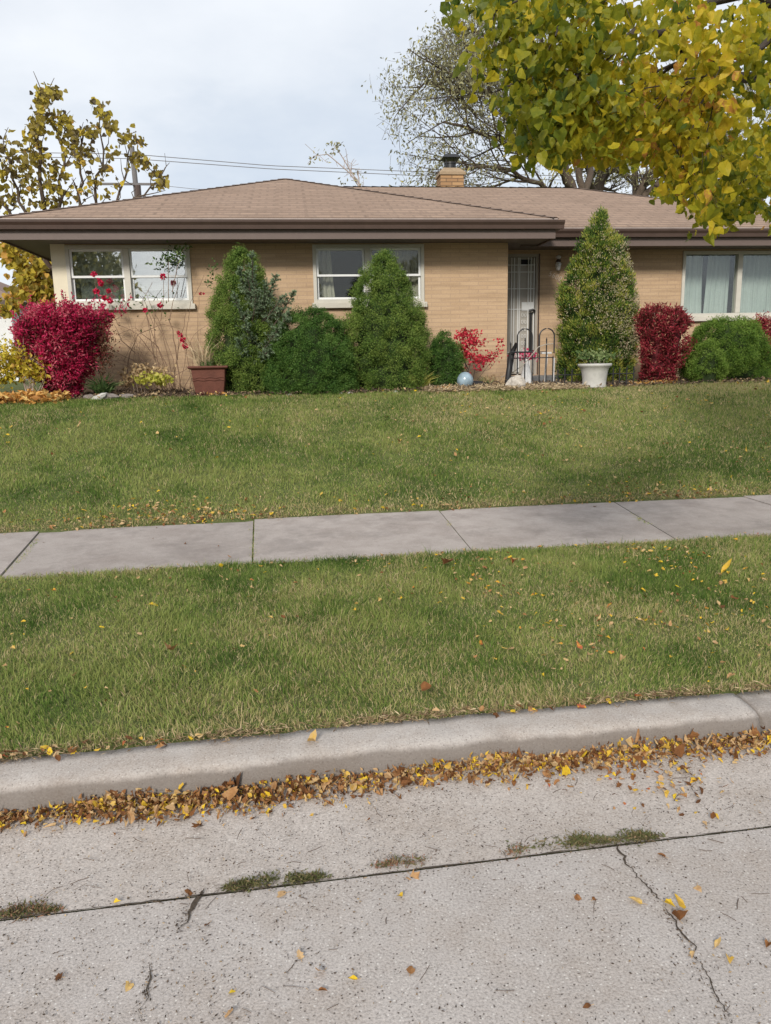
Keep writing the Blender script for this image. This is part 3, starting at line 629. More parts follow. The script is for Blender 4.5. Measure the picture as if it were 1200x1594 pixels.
for a in [(484, 1152, 19, .62, 'pale yellow leaf lying on top of the kerb left of centre'), (802, 1106, 20, .86, 'lime yellow leaf at the grass edge of the kerb'), (828, 1104, 18, .38, 'peach leaf at the kerb edge beside the lime yellow leaf'), (905, 1099, 16, 1., 'dark red leaf on top of the kerb')]:
    one_leaf(*a[:5], zf=.11)
for a in [(238, 940, 18, .88, 'bright yellow leaf in the turf strip at left', .16), (265, 1012, 26, .36, 'pinkish brown folded leaf in the turf strip at left', .16), (697, 877, 20, .04, 'dark red brown leaf in the turf strip near the sidewalk', .21), (800, 869, 14, 1., 'small red leaf in the turf strip near the sidewalk', .21), (1130, 890, 20, .74, 'orange leaf in the turf strip at the right', .22), (902, 1008, 14, 1., 'red leaf in the middle of the turf strip', .18), (664, 1072, 20, .14, 'rust coloured leaf in the turf near the kerb', .15), (1136, 1051, 16, .42, 'peach leaf in the turf just above the kerb at right', .15), (778, 958, 15, .72, 'yellow leaf in the turf strip at centre', .18), (878, 975, 16, .5, 'cream leaf in the turf strip right of centre', .18)]:
    one_leaf(*a[:5], zf=a[5]+.03)

# weeds in the joint
def weeds(px0, px1, py, n, hgt, label, green=.5):
    A = atz(px0, py[0], 0); B = atz(px1, py[1], 0)
    r = empty('weed_clump', (A+B)/2, label, 'weeds', 'weed clumps growing in the road joint')
    u = rng.random(n*3); sd_ = int(px0) % 37; kp = rng.random(n*3) < np.clip((vnoise(u*7, u*0, 1., sd_)*1.5-.25), .04, 1); u = u[kp][:n]; n = len(u)
    C = A+(B-A)*u[:, None]; e = np.sin(pi*u)**.7*(.35+.9*vnoise(u*5, u*0, 1., sd_+1))
    C[:, 1] += (rng.normal(.006, .019, n)+.018*(vnoise(u*9, u*0, 1., sd_+2)-.5))*e; C[:, 0] += rng.normal(0, .014, n); C[:, 2] = rng.random(n)*hgt*.6*e
    D = randdir(n); D[:, 2] = np.abs(D[:, 2])*.7
    mb = MB(); cards(mb, C, D, rng.uniform(.006, .022, n), rng.uniform(.002, .007, n), np.clip(rng.beta(2, 2, n)*(1.3-green*.6), 0, 1), .1)
    mb.build('leaves', 'weed', r)
    mb = MB()
    for i in range(n//30):
        j = rng.integers(n); d = randdir(1)[0]; d[2] = abs(d[2])*.4; c = C[j].copy(); c[2] = .002
        mb.tube([c, c+d*.02+np.array([0, 0, .005]), c+d*.045], .0008, 4)
    mb.build('stem', 'twig', r)
weeds(345, 508, (1386, 1366), 1500, .035, 'left weed clump with small green leaves in the road joint', .9)
weeds(810, 1030, (1322, 1303), 1900, .035, 'long right weed clump of feathery green and brown in the road joint', .8)
weeds(590, 672, (1348, 1340), 260, .015, 'sparse brown weed tuft in the road joint at centre', .1)
weeds(0, 95, (1424, 1416), 700, .012, 'flat dry mossy weed at the left end of the road joint', .2)
weeds(790, 815, (1327, 1325), 120, .012, 'tiny reddish weed just left of the long right clump', .1)
# grass in the sidewalk joints
mb = MB()
for (a, b, n) in (((395, 868), (397, 806), 420), ((684, 797), (700, 818), 60), ((962, 788), (1010, 815), 140), ((14, 890), (60, 838), 120)):
    A = atz(*a, .205); B = atz(*b, .24); u = rng.random(n); C = A+(B-A)*u[:, None]; C[:, 0] += rng.normal(0, .012, n)*(1.+1.4*(a[0] == 395)*u); C[:, 2] -= .01
    D = randdir(n); D[:, 2] = np.abs(D[:, 2])+.3; cards(mb, C, D, rng.uniform(.01, .035, n), .004, rng.uniform(.35, .95, n), .1)
tag(mb.build('joint_grass', 'grass'), 'dry tufts of grass growing in the sidewalk joints', 'grass', kind='stuff')

exec_house = True
# ---------------------------------------------------------------- house
WY, MY = 12.8, 13.65          # wall planes: front wing and main block
ZE, SL = 3.66, .348           # eave height, roof slope
XL = at(80, 400, WY)[0]; XR = at(790, 450, WY)[0]
GZ = 1.10
house = empty('brick_house', (2, 15, 1.1), 'tan brick ranch house with brown hipped shingle roof across the lawn', 'house')
SOF = 3.415
def wall_with(openings, x0, x1, z0, z1, y0, y1, mb, mi=0):
    """front wall with rectangular openings, no coplanar overlaps"""
    xsb = sorted({x0, x1, *[o[0] for o in openings], *[o[1] for o in openings]})
    for a, b in zip(xsb[:-1], xsb[1:]):
        op = [o for o in openings if o[0] <= a+1e-6 and o[1] >= b-1e-6]
        zz = z0
        for o in sorted(op, key=lambda o: o[2]):
            if o[2] > zz: mb.box((a, y0, zz), (b, y1, o[2]), mi)
            zz = o[3]
        if z1 > zz: mb.box((a, y0, zz), (b, y1, z1), mi)
w1 = (at(104, 420, WY)[0], at(297, 420, WY)[0], at(200, 474, WY)[2], SOF-.02)
w2 = (at(487, 420, WY)[0], at(660, 420, WY)[0], at(573, 471, WY)[2], SOF-.02)
w3 = (at(1061, 430, MY)[0], at(1061, 430, MY)[0]+2.75, at(1150, 492, MY)[2], SOF-.03)
dr = (XR+.02, at(838, 450, MY)[0], 1.28, SOF-.06)
XP = at(104, 420, WY)[0]
mb = MB()
wall_with([w1, w2], XP, XR, .9, SOF+.05, WY, WY+.12, mb)
mb.box((XR-.12, WY+.121, .9), (XR, MY+.3, SOF+.05))
wall_with([w3, dr], XR+.001, 10.0, .9, SOF+.05, MY, MY+.12, mb)
mb.box((10.001, MY, .9), (10.12, 21.2, SOF+.05)); mb.box((XL, 21.1, .9), (10.0, 21.22, SOF+.05)); mb.box((XL, WY+.3, .9), (XL+.12, 21.09, SOF+.05))
mb.build('wall', 'brick', house)
mb = MB(); mb.box((XL-.005, WY-.012, .9), (XP-.002, WY+.29, SOF+.05)); mb.build('corner_panel', 'cream', house)
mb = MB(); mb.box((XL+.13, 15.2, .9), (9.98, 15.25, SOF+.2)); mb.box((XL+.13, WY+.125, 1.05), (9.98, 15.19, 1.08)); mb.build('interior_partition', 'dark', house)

# roof
a, b, c = (-4.2, 4.08, -.06)
FY, MYE = 12.15, 12.98
h = lambda d: ZE+SL*d
hw = 4.14; hd = 4.35; XE = 10.5
def rv(x, y, d): return (x, y, h(d))
polys = [([rv(a, FY, 0), rv(b, FY, 0), rv(c, FY+hw, hw)], (1, 0)),
         ([rv(b, FY, 0), rv(b, MYE, 0), rv(c, MYE+hw, hw), rv(c, FY+hw, hw)], (0, 1)),
         ([rv(a, MYE+2*hd, 0), rv(a, FY, 0), rv(c, FY+hw, hw), rv(c, MYE+hw, hw), rv(c+.21, MYE+hd, hd)], (0, -1)),
         ([rv(b, MYE, 0), rv(XE, MYE, 0), rv(XE-hd, MYE+hd, hd), rv(c+.21, MYE+hd, hd), rv(c, MYE+hw, hw)], (1, 0)),
         ([rv(XE, MYE, 0), rv(XE, MYE+2*hd, 0), rv(XE-hd, MYE+hd, hd)], (0, 1)),
         ([rv(XE, MYE+2*hd, 0), rv(a, MYE+2*hd, 0), rv(c+.21, MYE+hd, hd), rv(XE-hd, MYE+hd, hd)], (-1, 0))]
V = []; Fs = []; UV = []
for P, ud in polys:
    base = len(V); V += P; Fs.append(tuple(range(base, base+len(P))))
    sl_ = math.sqrt(1+SL*SL)
    UV += [(p[0]*ud[0]+p[1]*ud[1]+20, (p[2]-ZE)/SL*sl_) for p in P]
me = bpy.data.meshes.new('roof'); me.from_pydata([tuple(float(q) for q in v) for v in V], [], Fs)
uvl = me.uv_layers.new(name='UVMap'); uvl.data.foreach_set('uv', np.array(UV, np.float32).ravel()); me.materials.append(MT['shingle'])
roof = link('roof', me, house)
sd = roof.modifiers.new('thick', 'SOLIDIFY'); sd.thickness = .03; sd.offset = 1
mb = MB()
def ridgecap(p, q):
    p = np.array(p); q = np.array(q); d = q-p; L = np.linalg.norm(d); d /= L; s = unit(np.cross(d, (0, 0, 1)))
    n = int(L/.2)
    for i in range(n):
        A = p+d*(i*L/n); B = p+d*((i+1.15)*L/n)
        up_ = np.array([0, 0, 1.])
        lo = .030+.012; V = [A-s*.1+up_*(lo-.018), A+up_*(lo+.002), A+s*.1+up_*(lo-.018), B-s*.1+up_*(lo-.030), B+up_*(lo-.010), B+s*.1+up_*(lo-.030)]
        mb.add(V, [(0, 3, 4, 1), (1, 4, 5, 2)])
MT['ridge'] = paint('darker_ridge_shingle', (.17, .12, .095), .95, .3, 8)
for pq in ((rv(a, FY, 0), rv(c, FY+hw, hw)), (rv(b, FY, 0), rv(c, FY+hw, hw)), (rv(XE, MYE, 0), rv(XE-hd, MYE+hd, hd)), (rv(c+.21, MYE+hd, hd), rv(XE-hd, MYE+hd, hd))):
    mb = MB(); ridgecap(*pq); mb.build('ridge_cap', 'ridge', roof)

# eave trim: fascia, gutter, drip edge, soffit
fas = MB(); gut = MB(); dr_ = MB(); sof = MB()
zf0, zf1 = 3.39, 3.52      # fascia board
fas.box((a, FY+.03, zf0), (b-.0, FY+.055, ZE-.01)); fas.box((b-.025, FY+.056, zf0), (b, MYE+.03, ZE-.012)); fas.box((a, FY+.056, zf0), (a+.025, 21.6, ZE-.012))
fas.box((b-.3, MYE+.031, zf0+.0), (XE, MYE+.056, ZE-.011)); fas.box((XE-.025, MYE+.057, zf0), (XE, 21.6, ZE-.012))
fas.build('fascia', 'trim', house)
def gutter_run(p, q, nx, ny):
    """K profile along p->q, outward direction (nx,ny)"""
    prof = [(0, 0), (.0, -.125), (.075, -.125), (.085, -.07), (.115, -.03), (.118, 0), (.108, 0), (.105, -.02), (.078, -.062), (.068, -.115), (.01, -.115), (.01, 0)]
    V = [(P_[0]+nx*u, P_[1]+ny*u, P_[2]+w_) for P_ in (p, q) for u, w_ in prof]; k = len(prof)
    gut.add(V, [(i, (i+1) % k, k+(i+1) % k, k+i) for i in range(k)]+[tuple(range(k)), tuple(reversed(range(k, 2*k)))])
zg = ZE-.012
gutter_run((a-.11, FY+.029, zg), (b+.11, FY+.029, zg), 0, -1); gutter_run((b+.001, FY+.03, zg), (b+.001, MYE-.09, zg), 1, 0)
gutter_run((b+.003, MYE+.03, zg), (XE+.1, MYE+.03, zg), 0, -1); gutter_run((a-.001, FY+.03, zg), (a-.001, 21.6, zg), -1, 0)
gut.build('gutter', 'gut', house)
dr_.box((a-.015, FY-.026, ZE+.001), (b+.015, FY+.04, ZE+.016)); dr_.box((b+.016, MYE-.026, ZE+.001), (XE+.01, MYE+.04, ZE+.016))
dr_.build('drip_edge', 'drip', house)
sof.box((a+.026, FY+.057, SOF), (b-.026, WY-.001, SOF+.02)); sof.box((XR+.001, WY, SOF), (b-.027, MY-.001, SOF+.0195)); sof.box((a+.026, WY, SOF), (XL-.001, 21.1, SOF+.0205))
sof.box((b-.024, MYE+.06, SOF+.0005), (XE-.026, MY-.001, SOF+.02)); sof.box((10.13, MY, SOF), (XE-.027, 21.1, SOF+.0205))
sof.build('soffit', 'soffit', house)

# windows
def sash(parent, x0, x1, z0, z1, y, fw_, gl, name='pane'):
    f = MB(); t = .03
    f.box((x0, y, z0), (x1, y+t, z0+fw_)); f.box((x0, y, z1-fw_), (x1, y+t, z1)); f.box((x0, y, z0+fw_), (x0+fw_, y+t, z1-fw_)); f.box((x1-fw_, y, z0+fw_), (x1, y+t, z1-fw_))
    o = f.build('sash', 'white', parent)
    g = MB(); g.box((x0+fw_-.004, y+.012, z0+fw_-.004), (x1-fw_+.004, y+.016, z1-fw_+.004)); g.build('pane', gl, parent)
def folds(parent, x0, x1, z0, z1, y, n, m_, amp=.025, name='curtain', slant=(0, 0)):
    k = max(8, int((x1-x0)/.012)); u = np.linspace(0, 1, k); V = []
    for j in range(9):
        v = j/8; xa = x0+slant[0]*(1-v)**1.5; xb = x1+slant[1]*(1-v)**1.5
        xx = xa+(xb-xa)*u; yy = y+amp*np.sin(u*n*2*pi+.6*np.sin(v*2))+.4*amp*np.sin(u*n*4.7*pi+1); V += [(p, q, z0+(z1-z0)*v) for p, q in zip(xx, yy)]
    i = np.arange(k-1)[None]+np.arange(8)[:, None]*k
    mb = MB(); mb.add(V, np.stack([i, i+1, i+k+1, i+k], -1).reshape(-1, 4)); return mb.build(name, m_, parent, True)
def double_hung(w, y, mull, label, kind):
    x0, x1, z0, z1 = w
    r = bpy.data.objects.new('window', None); COL.objects.link(r); r.parent = house; r.location = (-2, -15, -1.1); r.location = (0, 0, 0)
    r.location = Vector(((x0+x1)/2, y, z0))-house.location; r['label'] = label
    f = MB(); B = .055
    f.box((x0, y-.03, z0), (x0+B, y+.09, z1)); f.box((x1-B, y-.03, z0), (x1, y+.09, z1)); f.box((x0+B, y-.03, z1-B), (x1-B, y+.09, z1)); f.box((x0+B, y-.03, z0), (x1-B, y+.09, z0+B))
    for mx in mull: f.box((mx-.045, y-.035, z0+B), (mx+.045, y+.09, z1-B))
    f.build('window_frame', 'frame', r, bevel=.004)
    s = MB(); s.box((x0-.03, y-.075, z0-.085), (x1+.04, y+.10, z0-.001)); s.build('sill', 'sill', r, bevel=.008)
    return r
xm = at(198, 420, WY)[0]
r1 = double_hung(w1, WY, [xm], 'left double window with white sashes and drawn blinds', 1)
def halves(r, x0, x1, z0, z1, y, gl):
    zm = z0+(z1-z0)*.47
    sash(r, x0, x1, z0, zm+.02, y+.035, .032, gl); sash(r, x0, x1, zm-.015, z1, y+.0, .032, gl)
halves(r1, w1[0]+.057, xm-.047, w1[2]+.057, w1[3]-.057, WY, 'glass'); halves(r1, xm+.047, w1[1]-.057, w1[2]+.057, w1[3]-.057, WY, 'glass')
folds(r1, w1[0]+.06, xm-.05, w1[2]+.05, w1[3]-.05, WY+.2, 6, 'curtain', .018)
mb = MB(); zb = at(250, 450, WY)[2]
nz = int((w1[3]-zb)/.03)
for i in range(nz): 
    z = w1[3]-.06-i*(w1[3]-.06-zb)/nz; mb.add([(xm+.06, WY+.18, z), (w1[1]-.06, WY+.18, z), (w1[1]-.06, WY+.165, z-.029), (xm+.06, WY+.165, z-.029)], [(0, 1, 2, 3)])
mb.build('blind', 'blind', r1)
xm2 = at(572, 420, WY)[0]
r2 = double_hung(w2, WY, [xm2], 'middle double window with beige curtains behind the green conifer', 2)
halves(r2, w2[0]+.057, xm2-.047, w2[2]+.057, w2[3]-.057, WY, 'glassd'); halves(r2, xm2+.047, w2[1]-.057, w2[2]+.057, w2[3]-.057, WY, 'glassd')
folds(r2, w2[0]+.05, w2[0]+.30, w2[2], w2[3]-.05, WY+.22, 3.5, 'beigecurtain', .02, slant=(0, .06))
folds(r2, xm2+.32, w2[1]-.03, w2[2], w2[3]-.05, WY+.22, 4, 'beigecurtain', .02)
x0, x1, z0, z1 = w3
m1 = at(1150, 430, MY)[0]
r3 = double_hung(w3, MY, [m1, m1+.9], 'wide picture window with pale drawn curtains at the right', 3)
for q0, q1 in ((x0+.057, m1-.047), (m1+.047, m1+.853), (m1+.947, x1-.057)):
    g = MB(); g.box((q0, MY+.02, z0+.05), (q1, MY+.026, z1-.05)); g.build('pane', 'glassm', r3)
gapx = at(1103, 430, MY)[0]
folds(r3, x0+.05, gapx-.02, z0-.02, z1-.03, MY+.2, 4, 'curtain', .02, slant=(0, .03)); folds(r3, gapx+.09, m1-.08, z0-.02, z1-.03, MY+.2, 4.5, 'curtain', .02, slant=(-.05, 0))
folds(r3, m1+.05, m1+.87, z0-.02, z1-.03, MY+.2, 9, 'curtain', .02); folds(r3, m1+.93, x1-.05, z0-.02, z1-.03, MY+.2, 8, 'curtain', .02)

# door
dx0, dx1, dz0, dz1 = dr
door = bpy.data.objects.new('door', None); COL.objects.link(door); door.parent = house; door.location = Vector((dx0, MY, dz0))-house.location
f = MB(); y = MY+.02
f.box((dx0, y, dz0), (dx0+.05, y+.07, dz1)); f.box((dx1-.045, y, dz0), (dx1, y+.07, dz1)); f.box((dx0+.05, y, dz1-.05), (dx1-.045, y+.07, dz1)); f.build('door_frame', 'doorpaint', door)
f = MB(); f.box((dx0+.052, y+.045, dz0+.02), (dx1-.047, y+.06, dz1-.052)); f.build('screen', 'screen', door)
gx0, gx1 = at(812, 450, MY)[0], dx1-.10
f = MB(); f.box((gx0, y+.043, at(815, 411, MY)[2]), (gx1, y+.0449, dz1-.09)); f.build('door_glass', 'dark', door)
f = MB()
for px in (797, 801, 807, 809.5, 823, 827, 832):
    q = at(px, 450, MY)[0]; f.box((q-.006, y+.012, dz0+.05), (q+.006, y+.024, dz1-.06))
for py in (412, 423, 449, 481, 548): 
    q = at(815, py, MY)[2]; f.box((dx0+.055, y+.026, q-.006), (dx1-.05, y+.036, q+.006))
za, zb = at(815, 545, MY)[2], at(815, 490, MY)[2]
for cx in (at(814, 500, MY)[0], at(818.5, 500, MY)[0]):
    for zz in np.linspace(za, zb, 6):
        th = np.linspace(0, 2*pi, 13); f.tube([(cx+.016*math.cos(t), y+.018, zz+.035*math.sin(t)) for t in th], .0035, 4, caps=False)
f.build('grille', 'white', door)
f = MB(); f.box((gx0+.02, y+.030, at(820, 483, MY)[2]), (gx1+.03, y+.0425, at(820, 470, MY)[2])); f.build('letter_plate', 'white', door)
f = MB(); p = at(829, 484, MY); f.tube([(p[0]-.07, y-.03, p[2]), (p[0], y-.05, p[2]+.02), (p[0]+.03, y-.02, p[2])], .022, 8)
f.box((p[0]-.045, y+.005, p[2]-.75), (p[0]+.0, y+.04, p[2]-.03)); f.build('handle', 'black', door, bevel=.003)
f = MB(); f.box((dx1+.001, MY-.006, dz0), (dx1+.022, MY+.02, dz1)); f.build('door_jamb', 'gut', door)
# stoop
f = MB(); f.box((XR+.002, MY-.9, .95), (dx1+.75, MY-.001, 1.27)); f.box((XR+.003, MY-1.18, .95), (dx1+.6, MY-.901, 1.18)); f.build('stoop', 'stoop', house, bevel=.01)
# chimney
cp = at(702, 290, 17.9); cw = .26
ch = MB(); ch.box((cp[0]-cw, 17.75, 4.7), (cp[0]+cw, 18.25, at(702, 272, 17.75)[2]))
zt = at(702, 272, 17.75)[2]
chim = ch.build('chimney', 'brick2', roof)
f = MB(); f.add([(cp[0]-cw-.03, 17.72, zt), (cp[0]+cw+.03, 17.72, zt), (cp[0]+cw+.03, 18.28, zt), (cp[0]-cw-.03, 18.28, zt),
                 (cp[0]-cw-.03, 17.72, zt+.06), (cp[0]+cw+.03, 17.72, zt+.06), (cp[0]+cw+.03, 18.28, zt+.06), (cp[0]-cw-.03, 18.28, zt+.06),
                 (cp[0]-.17, 17.86, zt+.17), (cp[0]+.17, 17.86, zt+.17), (cp[0]+.17, 18.14, zt+.17), (cp[0]-.17, 18.14, zt+.17)],
                [(0, 1, 5, 4), (1, 2, 6, 5), (2, 3, 7, 6), (3, 0, 4, 7), (4, 5, 9, 8), (5, 6, 10, 9), (6, 7, 11, 10), (7, 4, 8, 11), (8, 9, 10, 11), (3, 2, 1, 0)])
f.build('chimney_crown', 'cap', roof)
f = MB(); f.lathe([(.0, 0), (.12, 0), (.12, .1), (.135, .1), (.135, .13), (0, .13)], (cp[0], 18, zt+.17), 16)
for sx in (-1, 1):
    for sy in (-1, 1): f.tube([(cp[0]+sx*.1, 18+sy*.1, zt+.2), (cp[0]+sx*.11, 18+sy*.11, zt+.40)], .008, 5)
f.add([(cp[0]-.20, 17.8, zt+.38), (cp[0]+.20, 17.8, zt+.38), (cp[0]+.20, 18.2, zt+.38), (cp[0]-.20, 18.2, zt+.38), (cp[0]-.14, 17.88, zt+.46), (cp[0]+.14, 17.88, zt+.46), (cp[0]+.14, 18.12, zt+.46), (cp[0]-.14, 18.12, zt+.46)],
      [(0, 1, 5, 4), (1, 2, 6, 5), (2, 3, 7, 6), (3, 0, 4, 7), (4, 5, 6, 7), (3, 2, 1, 0)])
f.build('chimney_cap', 'black', roof)
# wall lamp
lp = at(867, 411, MY)
lamp = bpy.data.objects.new('wall_lamp', None); COL.objects.link(lamp); lamp.parent = house; lamp.location = Vector((lp[0], MY, lp[2]))-house.location
f = MB(); f.lathe([(0, -.01), (.035, -.01), (.05, .0), (.03, .03), (0, .04)], (lp[0], MY-.07, lp[2]+.04), 12); f.tube([(lp[0], MY-.002, lp[2]+.02), (lp[0], MY-.04, lp[2]+.07), (lp[0], MY-.07, lp[2]+.07)], .01, 6); f.build('bracket', 'gut', lamp)
f = MB(); f.lathe([(0, -.12), (.03, -.11), (.045, -.06), (.05, -.01), (.04, .02), (0, .02)], (lp[0], MY-.07, lp[2]), 14); f.build('lamp_shade', 'whiteplastic', lamp, True)
f = MB(); f.lathe([(0, .0), (.04, .01), (.045, .04), (.02, .06), (0, .065)], (lp[0], MY-.07, lp[2]+.075), 14); f.build('lamp_top', 'whiteplastic', lamp, True)
# house number characters (metal digits fixed to brick)
for i, ch_ in enumerate('5600'):
    cu = bpy.data.curves.new('t', 'FONT'); cu.body = ch_; cu.size = .115; cu.extrude = .004; cu.shear = .3
    tmp = bpy.data.objects.new('t', cu); COL.objects.link(tmp)
    dg = bpy.context.evaluated_depsgraph_get(); me = bpy.data.meshes.new_from_object(tmp.evaluated_get(dg)); bpy.data.objects.remove(tmp)
    me.name = 'house_number'; me.materials.clear(); me.materials.append(MT['brass'])
    q = at(853+i*5.0, 430+i*2.6, MY)
    me.transform(Matrix.Translation((q[0], MY-.008, q[2]))@Matrix.Rotation(pi/2, 4, 'X'))
    link('house_number', me, house)
# downspout at the left back
mb = MB(); P = [at(42, 378, 15.2), at(44, 388, 15.2), at(55, 396, 15.1), at(78, 402, 15.)]
P = [(a-.06, 14.6, 3.55), (a-.06, 14.6, 3.40), (a+.02, 14.6, 3.28), (XL-.12, 14.6, 3.17), (XL-.05, 14.6, 3.10), (XL-.05, 14.6, 1.2)]
mb.tube(P, .045, 8); mb.build('downspout', 'gut', house)

# ---------------------------------------------------------------- shrubs
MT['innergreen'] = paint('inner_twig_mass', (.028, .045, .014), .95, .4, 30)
def zg_(x, y): return float(hz(x, y))
def shrub(name, pxc, ybase_px, Yd, Hpx_top, prof, label, cat, m_, nclump=700, nb=70, rc=.07, L=.03, W=.012, spread=.9, upb=.35, lump=.10, tintb=.5, tints=.22, core='innergreen', macro=.28, mamt=.95, sy=.85, lean=0, group=None, stems=None, seed=1, extra=None, clumpvar=.22, coreS=.58, shr=.95):
    """prof: list of (fraction of height, half width in pixels)"""
    r = np.random.default_rng(seed)
    base = at(pxc, ybase_px, Yd); z0 = zg_(base[0], Yd)-.02; top = at(pxc, Hpx_top, Yd)[2]; H = top-z0
    px2m = np.linalg.norm(at(pxc+100, 500, Yd)-at(pxc, 500, Yd))/100
    hf = np.array([p[0] for p in prof]); rf = np.array([p[1] for p in prof])*px2m*shr
    root = empty(name, (base[0], Yd, z0), label, cat, group)
    # surface clump centres, area weighted
    hs = r.random(nclump*4); rr = np.interp(hs, hf, rf); keep = r.random(len(hs)) < (rr+.05)/(rf.max()+.05); hs = hs[keep][:nclump]; k = len(hs)
    th = r.uniform(0, 2*pi, k)
    def rad(hh, t): return np.interp(hh, hf, rf)*(1+lump*2*(vnoise(t*2.2/1., hh*H*3.2, 1., seed)-.5)+lump*(vnoise(t*5, hh*H*7, 1., seed+3)-.5))
    R_ = rad(hs, th)
    dr = np.gradient(np.interp(np.linspace(0, 1, 50), hf, rf), 1/49.)/H; sl = np.interp(hs, np.linspace(0, 1, 50), dr)
    Nn = unit(np.stack([np.cos(th), np.sin(th)*1.0, np.clip(-sl, -.6, 2.5)], -1))
    Cc = np.stack([base[0]+lean*hs*H+R_*np.cos(th), Yd+R_*np.sin(th)*sy, z0+hs*H], -1)
    Cc -= Nn*(rc*(.2+1.1*r.random(k)))[:, None]
    ctint = r.normal(0, clumpvar*.6, k)
    M0 = Cc[r.permutation(k)[:max(8, int(k*.0+2.2*H*rf.max()*2*pi/(macro*macro)*.9))]]
    dd_ = np.sqrt(((Cc[:, None]-M0[None])**2).sum(-1)); near = dd_.argmin(1); dm = dd_.min(1)
    Cc = Cc-Nn*(mamt*macro*.5*np.clip(dm/(macro*.62), 0, 1.2)**2)[:, None]; Nn = unit(Nn+.9*(Cc-M0[near])/macro)
    ctint += r.normal(0, clumpvar*.5, len(M0))[near]
    idx = np.repeat(np.arange(k), nb); n = len(idx); sz = (.65+.7*r.random(k))[idx]
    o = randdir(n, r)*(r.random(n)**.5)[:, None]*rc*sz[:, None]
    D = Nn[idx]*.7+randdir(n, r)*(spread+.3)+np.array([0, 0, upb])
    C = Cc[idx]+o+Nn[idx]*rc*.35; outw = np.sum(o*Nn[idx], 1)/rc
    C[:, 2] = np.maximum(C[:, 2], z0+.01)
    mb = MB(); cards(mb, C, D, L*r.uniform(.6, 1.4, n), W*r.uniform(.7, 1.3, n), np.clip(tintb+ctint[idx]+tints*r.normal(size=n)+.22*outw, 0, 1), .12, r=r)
    mb.build('foliage', m_, root)
    # woody core
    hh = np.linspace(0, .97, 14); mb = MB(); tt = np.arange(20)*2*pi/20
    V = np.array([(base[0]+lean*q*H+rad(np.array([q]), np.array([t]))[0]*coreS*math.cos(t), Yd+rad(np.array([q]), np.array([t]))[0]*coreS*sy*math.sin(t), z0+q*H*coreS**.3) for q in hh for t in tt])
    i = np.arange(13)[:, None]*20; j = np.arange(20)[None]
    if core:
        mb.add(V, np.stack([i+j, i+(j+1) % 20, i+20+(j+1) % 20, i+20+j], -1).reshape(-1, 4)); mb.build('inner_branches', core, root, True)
    mb = MB()
    if stems:
        for q in range(stems[0]):
            aa = r.uniform(0, 2*pi); rb = stems[2]*r.random()**.5; e = rf.max()*r.uniform(.2, .95); hh_ = H*r.uniform(.45, .95)
            p0 = np.array([base[0]+rb*math.cos(aa)*.5, Yd+rb*math.sin(aa)*.3, z0]); p1 = np.array([base[0]+e*math.cos(aa), Yd+e*sy*math.sin(aa), z0+hh_])
            mid = (p0+p1)/2+r.normal(0, .04, 3)-np.array([math.cos(aa), math.sin(aa), 0])*e*.15
            mb.tube([p0, mid, p1], [stems[1], stems[1]*.7, stems[1]*.3], 5)
    else: mb.tube([(base[0], Yd, z0-.05), (base[0], Yd, z0+H*.6)], [.05, .02], 8)
    mb.build('trunk' if not stems else 'stems', 'bark' if not stems else 'greystem', root)
    return root, z0, H, base, px2m

CONE = [(0, .78), (.06, .93), (.2, 1.0), (.35, .93), (.5, .78), (.65, .58), (.8, .40), (.92, .22), (1, .03)]
def sc(prof, k): return [(a_, b_*k) for a_, b_ in prof]
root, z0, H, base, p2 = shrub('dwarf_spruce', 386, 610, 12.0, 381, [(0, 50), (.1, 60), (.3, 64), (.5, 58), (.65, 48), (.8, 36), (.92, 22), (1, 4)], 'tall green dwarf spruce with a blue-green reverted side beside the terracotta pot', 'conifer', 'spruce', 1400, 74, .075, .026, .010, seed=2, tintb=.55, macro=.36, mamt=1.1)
# reverted blue-green branches
def boughs(root, specs, m_, n_side, L, W, seed=5):
    r = np.random.default_rng(seed); mb = MB(); st = MB()
    for (p, q, rr) in specs:
        p = np.array(p); q = np.array(q); d = q-p; Ln = np.linalg.norm(d); d /= Ln
        st.tube([p, p+d*Ln*.5+np.array([0, 0, -.02]), q], [.014, .01, .004], 5)
        for s in range(n_side):
            u = r.random()**.7; c = p+d*Ln*u+np.array([0, 0, -.02*math.sin(pi*u)]); ln = rr*(1.1-u*.7)*r.uniform(.6, 1.1)
            dd = unit(d*.8+randdir(1, r)[0]*.9); e = c+dd*ln
            st.tube([c, e], [.004, .002], 4, caps=False)
            m_n = 26; uu = r.random(m_n); C = c+(e-c)*uu[:, None]; cards(mb, C, dd+randdir(m_n, r)*.8, L*r.uniform(.7, 1.2, m_n), W, np.clip(.5+.2*r.normal(size=m_n)+.25*(uu-.5), 0, 1), .05, r=r)
    mb.build('blue_green_bough', m_, root); st.build('branch', 'bark', root)
Yb = 11.65
sp = []
for (ax, ay), (bx, by), rr in [((395, 470), (392, 395), .16), ((395, 480), (372, 420), .15), ((400, 500), (385, 430), .2), ((400, 500), (430, 430), .2), ((400, 510), (440, 462), .2), ((410, 530), (458, 455), .17), ((405, 540), (450, 490), .2), ((395, 540), (365, 460), .16), ((395, 560), (435, 510), .2), ((390, 520), (400, 450), .2), ((395, 560), (380, 490), .18), ((400, 505), (415, 440), .2), ((395, 560), (420, 545), .15), ((390, 560), (370, 530), .14)]:
    q = at(bx, by, Yb-.25); p = at(ax, ay, Yb+.15); sp.append((p, q, rr))
boughs(root, sp, 'bluespruce', 44, .035, .010)

